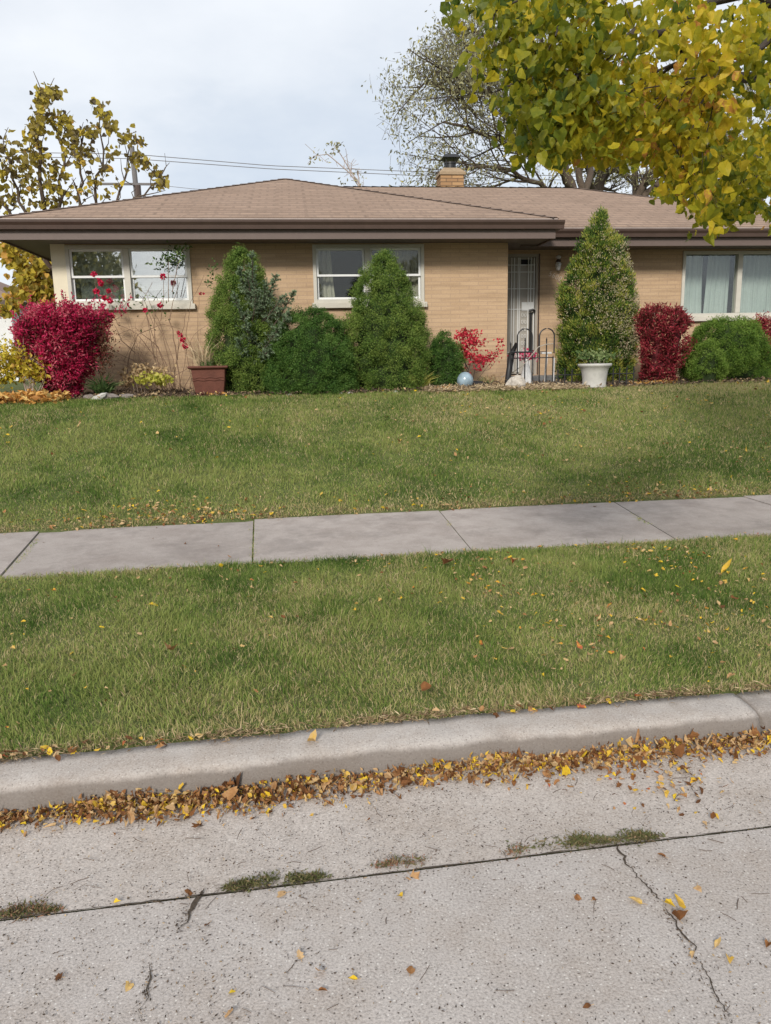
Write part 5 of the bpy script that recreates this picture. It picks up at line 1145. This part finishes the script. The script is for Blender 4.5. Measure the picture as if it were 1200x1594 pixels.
def tree(name, base, limbs, label, cat, bark, leafm, seed, trunk=None, depth=2, nleaf=10, L=.16, W=.06, tb=.5, ts=.25, droop=.0, group=None, filt=None, jit=.12, tsides=5, kids=(3, 5), spread=.6, up=.15, ratio=.68, cover=1., tipfrom=0, minR=.006):
    """limbs: list of (polyline of world points, radius start); growth continues from each limb"""
    r = np.random.default_rng(seed); root = empty(name, base, label, cat, group); T = []; tips = []
    if trunk is not None:
        mb = MB(); mb.tube(trunk[0], trunk[1], 10); mb.build('trunk', bark, root, True)
    for P, R in limbs:
        P = np.array(P, float); Q = [P[0]]
        for i in range(len(P)-1):
            ln = np.linalg.norm(P[i+1]-P[i])
            for t in (.25, .5, .75, 1): Q.append(P[i]+(P[i+1]-P[i])*t+(r.normal(0, .03, 3)*ln if t < 1 else 0))
        Q = np.array(Q); rad = np.linspace(R, R*.35, len(Q)); T.append((Q, rad, 9))
        tot = np.sum(np.linalg.norm(np.diff(Q, axis=0), axis=1))
        for k in range(max(3, len(Q)-2)):
            i = r.integers(2, len(Q)); d = unit(unit(Q[i]-Q[i-1])+unit(r.normal(size=3))*spread)
            grow(Q[i], d, tot*.28*r.uniform(.6, 1.2), max(minR, rad[i]*.6), depth, r, T, tips, up, spread, kids, ratio, minR=minR)
        grow(Q[-1], unit(Q[-1]-Q[-2]), tot*.3, rad[-1], depth, r, T, tips, up, spread, kids, ratio, minR=minR)
    mb = MB()
    for P, rad, dp in T: 
        if filt is not None and dp < 9 and not filt(P[-1:]+r.normal(0, .3, (1, 3)))[0]: continue
        mb.tube(P, rad, tsides if dp < 9 else 7, caps=False)
    mb.build('limbs', bark, root, True)
    Cs = []
    for P in tips:
        m_ = r.poisson(nleaf*cover); 
        if m_ == 0: continue
        i = r.integers(tipfrom, len(P), m_); Cs.append(P[i]+r.normal(0, jit, (m_, 3)))
    C = np.concatenate(Cs); 
    if filt is not None: C = C[filt(C+r.normal(0, .28, C.shape)*np.array([1, 0, 1]))]
    n = len(C); D = randdir(n, r)+np.array([0, 0, -droop]); mb = MB()
    if leafm in ('linden', 'bigyellow'): leaves(mb, C, D, randdir(n, r)+np.array([0, -.4, .5]), L*r.uniform(.55, 1.2, n), np.clip(tb+ts*r.normal(size=n)+.25*(fbm(C[:, 0], C[:, 2], 1.5, seed)-.5), 0, 1), .25, r=r)
    else: cards(mb, C, D, L*r.uniform(.5, 1.3, n), W*r.uniform(.7, 1.2, n), np.clip(tb+ts*r.normal(size=n), 0, 1), .1, r=r)
    mb.build('crown', leafm, root)
    return root
def A(px, py, Y): return at(px, py, Y)
def poly_filter(poly, allow_out=True):
    poly = np.array(poly, float)
    def f(P):
        px, py, k = proj(P); inside = np.zeros(len(px), bool); j = len(poly)-1
        for i in range(len(poly)):
            xi, yi = poly[i]; xj, yj = poly[j]
            c_ = ((yi > py) != (yj > py)) & (px < (xj-xi)*(py-yi)/(yj-yi+1e-9)+xi); inside ^= c_; j = i
        if allow_out: inside |= (px > 1215) | ((py < -40) & (px > 720)) | (k < 0)
        return inside
    return f
# big sparse tree behind the house
Yt = 27.
b0 = A(885, 330, Yt); gb = 1.1
limbs = [([A(893, 300, Yt), A(868, 250, Yt), A(842, 210, Yt-1), A(800, 165, Yt-1), A(742, 135, Yt-1.5)], .17),
         ([A(893, 300, Yt), A(868, 235, Yt), A(842, 180, Yt), A(815, 130, Yt), A(805, 70, Yt+.5)], .15),
         ([A(905, 300, Yt), A(900, 260, Yt), A(880, 210, Yt+1), A(860, 150, Yt+1), A(850, 90, Yt+1)], .13),
         ([A(893, 295, Yt), A(850, 250, Yt-1), A(800, 225, Yt-1.5), A(740, 205, Yt-2), A(690, 190, Yt-2)], .10),
         ([A(885, 330, Yt), A(840, 285, Yt-1), A(780, 262, Yt-1.5), A(730, 262, Yt-2), A(680, 270, Yt-2)], .09),
         ([A(910, 300, Yt), A(925, 240, Yt+1), A(945, 190, Yt+1), A(960, 130, Yt+1)], .13),
         ([A(820, 150, Yt), A(770, 100, Yt), A(730, 80, Yt), A(700, 90, Yt-.5)], .07),
         ([A(742, 180, Yt-1), A(700, 140, Yt-1.5), A(660, 130, Yt-1.5), A(640, 150, Yt-1.5)], .06),
         ([A(800, 100, Yt), A(760, 60, Yt), A(730, 45, Yt)], .06)]
ft = poly_filter([(592, 130), (620, 100), (650, 85), (672, 40), (700, 22), (740, 20), (800, -20), (1300, -20), (1300, 340), (600, 340), (620, 300), (612, 270), (640, 245), (612, 200), (622, 165)], False)
tree('locust_tree', (b0[0], Yt, gb), limbs, 'large sparse grey-green tree rising behind the roof near the chimney', 'tree', 'bark', 'locust', 21, trunk=([(b0[0], Yt, gb-.2), (b0[0]+.1, Yt, 3.), A(893, 300, Yt)], [.34, .28, .24]), depth=3, nleaf=3.8, L=.14, W=.055, droop=.9, filt=ft, jit=.26, kids=(2, 3), minR=.005, spread=.75, up=.05, tb=.45, tsides=4)
# bare trees at the right behind
def baretree(px, Y, tops, seed, label, nleaf=2.2, R=.16):
    base = A(px, 330, Y); L_ = [([A(px, 320, Y)]+[A(q_[0], q_[1], Y+q_[2]) for q_ in t_], R) for t_ in tops]
    return tree('bare_tree', (base[0], Y, 1.1), L_, label, 'tree', 'bark', 'locust', seed, trunk=([(base[0], Y, 1.), A(px, 320, Y)], [R*1.5, R]), depth=3, nleaf=nleaf, L=.15, W=.05, droop=.6, kids=(2, 4), spread=.8, tb=.6, tsides=4, group='bare trees beyond the roof')
baretree(925, 30, [[(935, 260, 0), (930, 200, 0)], [(945, 270, 1), (985, 235, 1), (1020, 190, 1)], [(915, 260, -1), (900, 210, -1)]], 31, 'thin bare tree just right of the large sparse tree')
baretree(985, 31, [[(1010, 270, 0), (1050, 230, 0), (1070, 180, 0)], [(990, 250, 1), (1010, 200, 1)], [(1020, 290, 0), (1050, 262, 0), (1090, 240, 0)]], 33, 'leaning forked bare tree behind the right roof slope')
baretree(1060, 33, [[(1090, 260, 0), (1100, 200, 0)], [(1070, 250, 1), (1060, 190, 1)], [(1110, 300, 0), (1150, 280, 0), (1200, 270, 0)]], 35, 'pale bare tree behind the right hip of the roof', 3.5)
baretree(1180, 33, [[(1190, 260, 0), (1170, 200, 0)], [(1210, 270, 1), (1230, 210, 1)]], 37, 'bare tree behind the far right end of the roof', 3.)
# sparse sapling above the roof
sb = A(560, 300, 20); st_ = [([A(565, 300, 20), A(545, 270, 20), A(510, 240, 20), A(488, 243, 20)], .018), ([A(568, 300, 20), A(545, 265, 20), A(530, 240, 20), A(521, 228, 20)], .018), ([A(560, 300, 20), A(558, 280, 20), A(556, 265, 20)], .012), ([A(545, 275, 20), A(548, 250, 20)], .008)]
r = np.random.default_rng(8); root = empty('sapling', (sb[0], 20, 1.1), 'spindly nearly leafless sapling poking above the roof ridge', 'sapling')
mb = MB(); lf = MB(); mb.tube([(sb[0]+.1, 20, 1.1), A(566, 300, 20)], [.04, .02], 6)
for P, R in st_:
    mb.tube(P, np.linspace(R, R*.4, len(P)), 5, caps=False)
    for q_ in range(10): i = r.integers(1, len(P)); c_ = P[i-1]+(P[i]-P[i-1])*r.random(); mb.tube([c_, c_+r.normal(0, .12, 3)+np.array([0, 0, .08])], .005, 4, caps=False)
mb.build('stems', 'greystem', root)
n = 90; C = np.stack([A(*c_, 20)+r.normal(0, .10, 3) for c_ in [[(490, 244), (497, 242), (505, 243), (519, 231), (523, 230), (556, 268), (560, 278), (533, 285), (515, 228)][r.integers(9)] for _ in range(n)]]); cards(lf, C, randdir(n, r), .10, .05, r.random(n), .1, r=r); lf.build('crown', 'locust', root)

# left tree with big ochre leaves
Yl = 17.5
def stem(*q): return [A(a_, b_, Yl+(c_ if (c_ := (hash((a_, b_)) % 5)*.0) else 0)) for a_, b_ in q]
LL = [([A(75, 420, Yl), A(70, 330, Yl), A(62, 260, Yl), A(60, 200, Yl), A(68, 150, Yl)], .055), ([A(80, 420, Yl), A(90, 330, Yl), A(100, 260, Yl), A(90, 200, Yl+.4)], .05),
      ([A(85, 420, Yl), A(125, 320, Yl), A(125, 270, Yl), A(130, 210, Yl)], .045), ([A(90, 420, Yl), A(150, 320, Yl), A(160, 260, Yl), A(155, 180, Yl)], .045),
      ([A(95, 420, Yl), A(180, 320, Yl), A(200, 260, Yl+.5), A(195, 215, Yl+.5)], .035), ([A(95, 420, Yl), A(200, 318, Yl), A(235, 290, Yl), A(250, 275, Yl)], .03),
      ([A(70, 420, Yl), A(40, 330, Yl), A(20, 280, Yl), A(5, 230, Yl)], .045), ([A(65, 420, Yl), A(15, 330, Yl), A(-25, 260, Yl)], .045)]
r = np.random.default_rng(44); gb = 1.05; bb = A(80, 420, Yl)
root = empty('ochre_leaf_tree', (bb[0], Yl, gb), 'multi-stemmed tree with big ochre leaves behind the left roof slope', 'tree')
mb = MB(); mb.tube([(bb[0], Yl, gb-.1), (bb[0], Yl, 2.4), tuple(bb+np.array([0, 0, .1]))], [.16, .13, .10], 9); mb.build('trunk', 'bark', root, True)
mb = MB(); TP = []
for P, R in LL:
    P = np.array(P); Q = [P[0]]
    for i in range(len(P)-1):
        for t in (.33, .66, 1): Q.append(P[i]+(P[i+1]-P[i])*t+r.normal(0, .05, 3)*(t < 1))
    Q = np.array(Q); mb.tube(Q, np.linspace(R, R*.3, len(Q)), 6, caps=False); TP += list(Q[4:])
    for k in range(10):
        i = r.integers(3, len(Q)); d = unit(unit(Q[i]-Q[i-1])+r.normal(0, .5, 3)); e = Q[i]+d*r.uniform(.2, .5); mb.tube([Q[i], (Q[i]+e)/2+r.normal(0, .03, 3), e], [.012, .009, .005], 5, caps=False); TP += [e, (Q[i]+e)/2]
mb.build('limbs', 'bark', root, True)
blobs = [(66, 150, 9, 10, 26), (75, 140, 8, 5, 12), (90, 145, 5, 5, 10), (68, 170, 10, 12, 32), (62, 190, 8, 8, 18), (50, 195, 5, 6, 12), (92, 190, 9, 9, 24), (100, 185, 6, 6, 12), (50, 215, 8, 8, 20), (60, 235, 7, 8, 16), (40, 235, 8, 10, 18), (115, 205, 6, 7, 14), (120, 235, 9, 10, 26), (132, 240, 7, 8, 18), (105, 220, 8, 9, 18), (142, 203, 8, 6, 24), (150, 165, 5, 6, 12), (162, 170, 4, 6, 8), (158, 180, 4, 8, 8), (170, 195, 5, 6, 14), (195, 212, 6, 6, 16), (215, 220, 6, 4, 14), (213, 245, 8, 7, 26), (228, 255, 5, 5, 8), (252, 280, 6, 7, 20), (238, 270, 4, 4, 6), (163, 262, 5, 3, 8), (10, 230, 9, 10, 24), (25, 260, 9, 8, 24), (10, 262, 8, 10, 18), (35, 275, 8, 6, 14), (70, 258, 12, 8, 30), (90, 270, 8, 8, 16), (50, 290, 12, 8, 28), (85, 295, 10, 6, 22), (120, 300, 10, 6, 12), (10, 310, 8, 8, 20), (70, 315, 20, 5, 24), (145, 282, 6, 6, 10), (175, 235, 6, 8, 8), (165, 300, 10, 8, 6), (185, 285, 8, 10, 6), (-20, 250, 15, 30, 60), (-25, 320, 15, 25, 50),
         (10, 385, 12, 8, 50), (30, 400, 14, 9, 70), (48, 420, 14, 10, 90), (60, 445, 13, 12, 110), (40, 450, 12, 12, 80), (20, 470, 8, 6, 30), (8, 480, 8, 5, 30), (65, 410, 8, 8, 40), (75, 470, 8, 10, 60)]
C = []
for (px, py, sx, sy_, n) in blobs:
    for _ in range(int(n*2.0)): C.append(A(px+r.normal(0, sx), py+r.normal(0, sy_), Yl+r.normal(0, .35)))
C = np.array(C); n = len(C); pr_ = proj(C); low = pr_[1] > 370
mb = MB(); leaves(mb, C, randdir(n, r)+np.array([0, 0, -.8]), randdir(n, r)+np.array([0, -.8, .2]), np.where(low, .125, .105)*r.uniform(.6, 1.2, n), np.clip(np.where(low, .66, .40)+.25*r.normal(size=n), 0, 1), .3, r=r)
mb.build('crown', 'bigyellow', root)

# neighbour house at far left
nh = empty('neighbour_house', tuple(A(-40, 520, 26)[:2])+(1.0,), 'white sided neighbour house with brown roof at the left edge', 'house')
e0 = A(24, 468, 26); z_e = e0[2]
mb = MB(); mb.box((e0[0]-9.2, 26.4, .6), (e0[0]-.3, 33, z_e)); mb.build('wall', 'nwall', nh)
xr_ = e0[0]+.1; xl_ = xr_-10; zr_ = z_e+1.75
mb = MB(); mb.add([(xl_, 26, z_e), (xr_, 26, z_e), (xr_, 33.5, z_e), (xl_, 33.5, z_e), (xl_+3.7, 29.75, zr_), (xr_-3.7, 29.75, zr_)], [(0, 1, 5, 4), (1, 2, 5), (2, 3, 4, 5), (3, 0, 4), (3, 2, 1, 0)]); mb.build('roof', 'nroof', nh)
mb = MB(); mb.box((xl_, 25.93, z_e-.16), (xr_+.02, 25.999, z_e+.02)); mb.build('gutter', 'gut', nh)

# pole and wires
Yp = 42; pb = A(214, 305, Yp); ptop = A(205, 228, Yp)
pr0 = empty('utility_pole', (pb[0], Yp, 0.8), 'weathered wooden utility pole beyond the left roof slope', 'utility pole')
mb = MB(); mb.tube([(pb[0]+.2, Yp, .8), tuple(ptop)], [.17, .12], 10); mb.build('post', 'pole', pr0)
mb = MB(); q_ = A(207, 287, Yp); mb.tube([(q_[0]+.25, Yp-.2, q_[2]-.9), (q_[0]+.25, Yp-.2, q_[2]-.1)], .16, 10); mb.build('transformer', 'gut', pr0)
mb = MB(); q_ = A(205, 288, Yp); mb.box((q_[0]-1.6, Yp-.25, q_[2]-.05), (q_[0]+1.6, Yp-.15, q_[2]+.05)); mb.build('crossarm', 'pole', pr0)
def wire(pts, label, rr=.018):
    P = [A(a_, b_, y_) for a_, b_, y_ in pts]; t = np.linspace(0, len(P)-1, 40); P = np.array(P)
    Q = np.stack([np.interp(t, range(len(P)), P[:, i]) for i in range(3)], -1); mb = MB(); mb.tube(Q, rr, 5)
    tag(mb.build('power_line', 'pole'), label, 'cable', 'overhead lines above the roof')
wire([(-60, 236, 42), (205, 240, 42), (420, 258, 43), (640, 267, 44), (1250, 285, 46)], 'upper of the two long overhead lines above the roof')
wire([(-60, 243, 42), (205, 247, 42), (420, 263, 43), (640, 273, 44), (1250, 292, 46)], 'lower of the two long overhead lines above the roof')
wire([(214, 285, 42), (300, 294, 42), (460, 305, 43), (650, 289, 44)], 'thin low overhead line just above the roof ridge', .012)

# foreground linden: trunk right of the frame on the turf strip
r = np.random.default_rng(123)
tb_ = np.array([4.3, 4.1, .15])
LP = [(690, -20), (700, 20), (712, 40), (745, 55), (740, 110), (735, 140), (765, 160), (770, 210), (785, 240), (800, 258), (830, 246), (870, 250), (895, 256), (930, 244), (960, 246), (985, 254), (1010, 252), (1035, 272), (1020, 300), (1040, 318), (1075, 325), (1085, 350), (1075, 372), (1100, 372), (1135, 352), (1165, 345), (1185, 360), (1190, 385), (1215, 385), (1260, 385), (1260, -20)]
fl = poly_filter(LP)
trunkP = ([tb_, tb_+np.array([.03, 0, 1.2]), tb_+np.array([-.02, .05, 2.2])], [.15, .12, .11]); tt = trunkP[0][-1]
def lim(*pts): return [tt-np.array([0, 0, .25])]+[A(a_, b_, y_) for a_, b_, y_ in pts]
limbs = [(lim((1250, -10, 3.4), (1110, 0, 3.3), (1040, 45, 3.1), (970, 65, 3.0), (910, 68, 2.9), (850, 30, 2.9)), .032),
         (lim((1260, 120, 3.8), (1140, 120, 3.6), (1050, 155, 3.4), (960, 200, 3.3), (880, 220, 3.2)), .035),
         (lim((1270, 200, 4.0), (1200, 270, 4.2), (1140, 285, 4.3), (1080, 290, 4.4)), .03),
         (lim((1280, -150, 3.4), (1100, -100, 3.2), (950, -60, 3.0), (820, -40, 2.9), (720, -10, 2.9)), .035),
         (lim((1300, 60, 3.0), (1200, 60, 3.0), (1130, 100, 2.9), (1060, 80, 2.8)), .022),
         ([tt-np.array([0, 0, .1]), tt+np.array([-.2, .3, 1.2]), tt+np.array([-.3, .6, 2.6])], .06), ([tt-np.array([0, 0, .1]), tt+np.array([.7, .3, 1.0]), tt+np.array([1.4, .5, 2.])], .05),
         ([tt-np.array([0, 0, .1]), tt+np.array([.2, -.8, .9]), tt+np.array([.3, -1.4, 1.8])], .05), ([tt-np.array([0, 0, .1]), tt+np.array([-.1, .9, .8]), tt+np.array([-.2, 1.9, 1.3])], .05), ([tt, tt+np.array([0, 0, 1.6]), tt+np.array([.1, .1, 3.])], .06)]
root = empty('linden_tree', tb_, 'yellow-green linden tree whose low boughs hang over the upper right corner', 'tree')
mb = MB(); mb.tube(trunkP[0], trunkP[1], 14); mb.build('trunk', 'bark', root, True)
mb = MB(); TP = []; twd = []
def twigs(Q, rad, depth, L):
    for k in range({2: 9, 1: 5, 0: 4}[depth]):
        i = r.integers(2, len(Q)); d = unit(unit(Q[i]-Q[i-1])+unit(r.normal(size=3))*.75+np.array([0, 0, -.12])); l = L*r.uniform(.6, 1.2); pts = [Q[i]]
        for s in range(4): d = unit(d+r.normal(0, .12, 3)+np.array([0, 0, -.06])); pts.append(pts[-1]+d*l/4)
        pts = np.array(pts)
        if not fl(pts[-1:])[0]: continue
        if not fl(pts[2:3])[0]: continue
        if min(proj(pts)[2]) < 2.45: continue
        R0 = max(.0016, rad*.5); mb.tube(pts, np.linspace(R0, R0*.5, 5), 5, caps=False); TP.append(pts)
        if depth > 0: twigs(pts, R0, depth-1, L*.6)
for P, R in limbs:
    P = np.array(P); Q = [P[0]]
    for i in range(len(P)-1):
        for t in (.33, .66, 1): Q.append(P[i]+(P[i+1]-P[i])*t+r.normal(0, .02, 3)*(t < 1))
    Q = np.array(Q); mb.tube(Q, np.linspace(R, .005, len(Q)), 8, caps=False); TP.append(Q[5:]); twigs(Q[4:] if len(Q) > 9 else Q, .012, 2, .55 if len(P) > 4 else .8)
mb.build('limbs', 'darkbark', root, True)
# leaves: hung from twig points, plus thickening inside the crown volume
C = []
for P in TP:
    for k in range(15 if len(P) < 6 else 22):
        i = r.integers(1, len(P)); C.append(P[i]+r.normal(0, .035, 3))
C = np.array(C)
# volume fill between the boughs
m_ = 6500; fpx = r.uniform(690, 1240, m_); fpy = r.uniform(-40, 385, m_); fd = r.uniform(2.4, 3.6, m_)
fd = np.where(fpy > 255, r.uniform(3.4, 4.6, m_), fd)
m2_ = 2600; fpx = np.r_[fpx, r.uniform(980, 1235, m2_)]; fpy = np.r_[fpy, r.uniform(240, 390, m2_)]; fd = np.r_[fd, r.uniform(3.5, 4.7, m2_)]
m2_ = 700; fpx = np.r_[fpx, r.uniform(690, 960, m2_)]; fpy = np.r_[fpy, r.uniform(-30, 270, m2_)]; fd = np.r_[fd, r.uniform(2.7, 3.6, m2_)]
V_ = np.array([A(a_, b_, c_) for a_, b_, c_ in zip(fpx, fpy, fd)]); dn = .5*fbm(fpx/60., fpy/60., 1., 5)+.5*fbm(fpx/22., fpy/22., 1., 6); V_ = V_[(dn > .455) & fl(V_+r.normal(0, .03, V_.shape))]
C = np.concatenate([C[fl(C)], V_]); C = C[proj(C)[2] > 2.25]; n = len(C); print('linden leaves', n)
mb = MB(); D = randdir(n, r)*.75+np.array([0, 0, -.85]); Nm = randdir(n, r)*1.2+np.array([0, -.7, .35])
leaves(mb, C, D, Nm, .031*r.uniform(.55, 1.45, n), np.clip(.54+.19*r.normal(size=n)+.7*(fbm(C[:, 0], C[:, 2], 2.2, 9)-.5), 0, 1), .38, r=r)
mb.build('crown', 'linden', root)

# trees across the street (seen only as reflections in the window glass)
def simpletree(x, y, hgt, rad_, seed, label):
    r = np.random.default_rng(seed); root = empty('street_tree', (x, y, .1), label, 'tree', 'trees across the street'); mb = MB(); mb.tube([(x, y, 0), (x, y, hgt*.5)], [.2, .1], 8); mb.build('trunk', 'bark', root)
    n = 9000; C = randdir(n, r)*(r.random(n)**.4)[:, None]*np.array([rad_, rad_, hgt*.38]); C += np.array([x, y, hgt*.62]); C += randdir(n, r)*.3; keep = fbm(C[:, 0]+C[:, 1], C[:, 2], .9, seed) > .42; C = C[keep]; mb = MB(); cards(mb, C, randdir(len(C), r), .3, .18, r.random(len(C)), .1, r=r); mb.build('crown', 'locust', root)
simpletree(-9.5, -9, 7.5, 2.8, 1, 'tree standing across the street to the left'); simpletree(-1.5, -16, 8, 3., 2, 'tree standing across the street'); simpletree(14, -9, 7, 3., 3, 'tree standing across the street to the right')
simpletree(7, -18, 7, 3., 4, 'tree standing across the street at centre right')

# ---------------------------------------------------------------- light
W = bpy.data.worlds.new('World'); S.world = W; W.use_nodes = True; nt = W.node_tree; nt.nodes.clear()
SE, SR = RAD(30), RAD(200)
sky = N(nt, 'ShaderNodeTexSky', sky_type='NISHITA', sun_disc=False, sun_elevation=SE, sun_rotation=SR)
g = N(nt, 'ShaderNodeTexCoord').outputs['Generated']
s = N(nt, 'ShaderNodeSeparateXYZ'); LK(nt, g, s.inputs[0])
zc = N(nt, 'ShaderNodeMath', operation='MAXIMUM'); LK(nt, s.outputs[2], zc.inputs[0]); zc.inputs[1].default_value = 0.
za = N(nt, 'ShaderNodeMath', operation='ADD'); LK(nt, zc.outputs[0], za.inputs[0]); za.inputs[1].default_value = .22
dv = N(nt, 'ShaderNodeVectorMath', operation='DIVIDE'); LK(nt, g, dv.inputs[0]); LK(nt, za.outputs[0], dv.inputs[1])
n1 = noise(nt, dv.outputs[0], 1.1, 6, .55); n2 = noise(nt, dv.outputs[0], .45, 4, .5)
cl = ramp(nt, n1, [(.36, (3.6, 4.0, 4.6)), (.46, (4.4, 4.7, 5.1)), (.54, (5.4, 5.55, 5.75)), (.66, (6.3, 6.35, 6.4))])
cl = mixc(nt, ramp(nt, n2, [(.38, (0, 0, 0)), (.6, (.4,)*3)]), cl, (4.5, 4.8, 5.2))
mul = N(nt, 'ShaderNodeMapRange'); LK(nt, zc.outputs[0], mul.inputs[0]); mul.inputs[1].default_value = .35; mul.inputs[2].default_value = 1.; mul.inputs[3].default_value = 1.; mul.inputs[4].default_value = 1.25
vs = N(nt, 'ShaderNodeVectorMath', operation='SCALE'); LK(nt, cl, vs.inputs[0]); LK(nt, mul.outputs[0], vs.inputs['Scale'])
col = mixc(nt, .88, sky.outputs[0], vs.outputs[0])
bg = N(nt, 'ShaderNodeBackground'); bg.inputs[1].default_value = .1; LK(nt, col, bg.inputs[0])
o_ = N(nt, 'ShaderNodeOutputWorld'); LK(nt, bg.outputs[0], o_.inputs[0])
ld = bpy.data.lights.new('sun', 'SUN'); ld.energy = 2.1; ld.angle = RAD(12); ld.color = (1, .94, .86)
lo = bpy.data.objects.new('sun', ld); COL.objects.link(lo)
# sky sun_rotation: azimuth measured from +Y towards +X
dS = Vector((math.sin(SR)*math.cos(SE), math.cos(SR)*math.cos(SE), math.sin(SE)))
lo.rotation_euler = dS.to_track_quat('Z', 'Y').to_euler()
S.view_settings.view_transform = 'Standard'; S.view_settings.look = 'None'; S.view_settings.gamma = 1; S.view_settings.exposure = .80
S.cycles.max_bounces = 8; S.cycles.transparent_max_bounces = 12
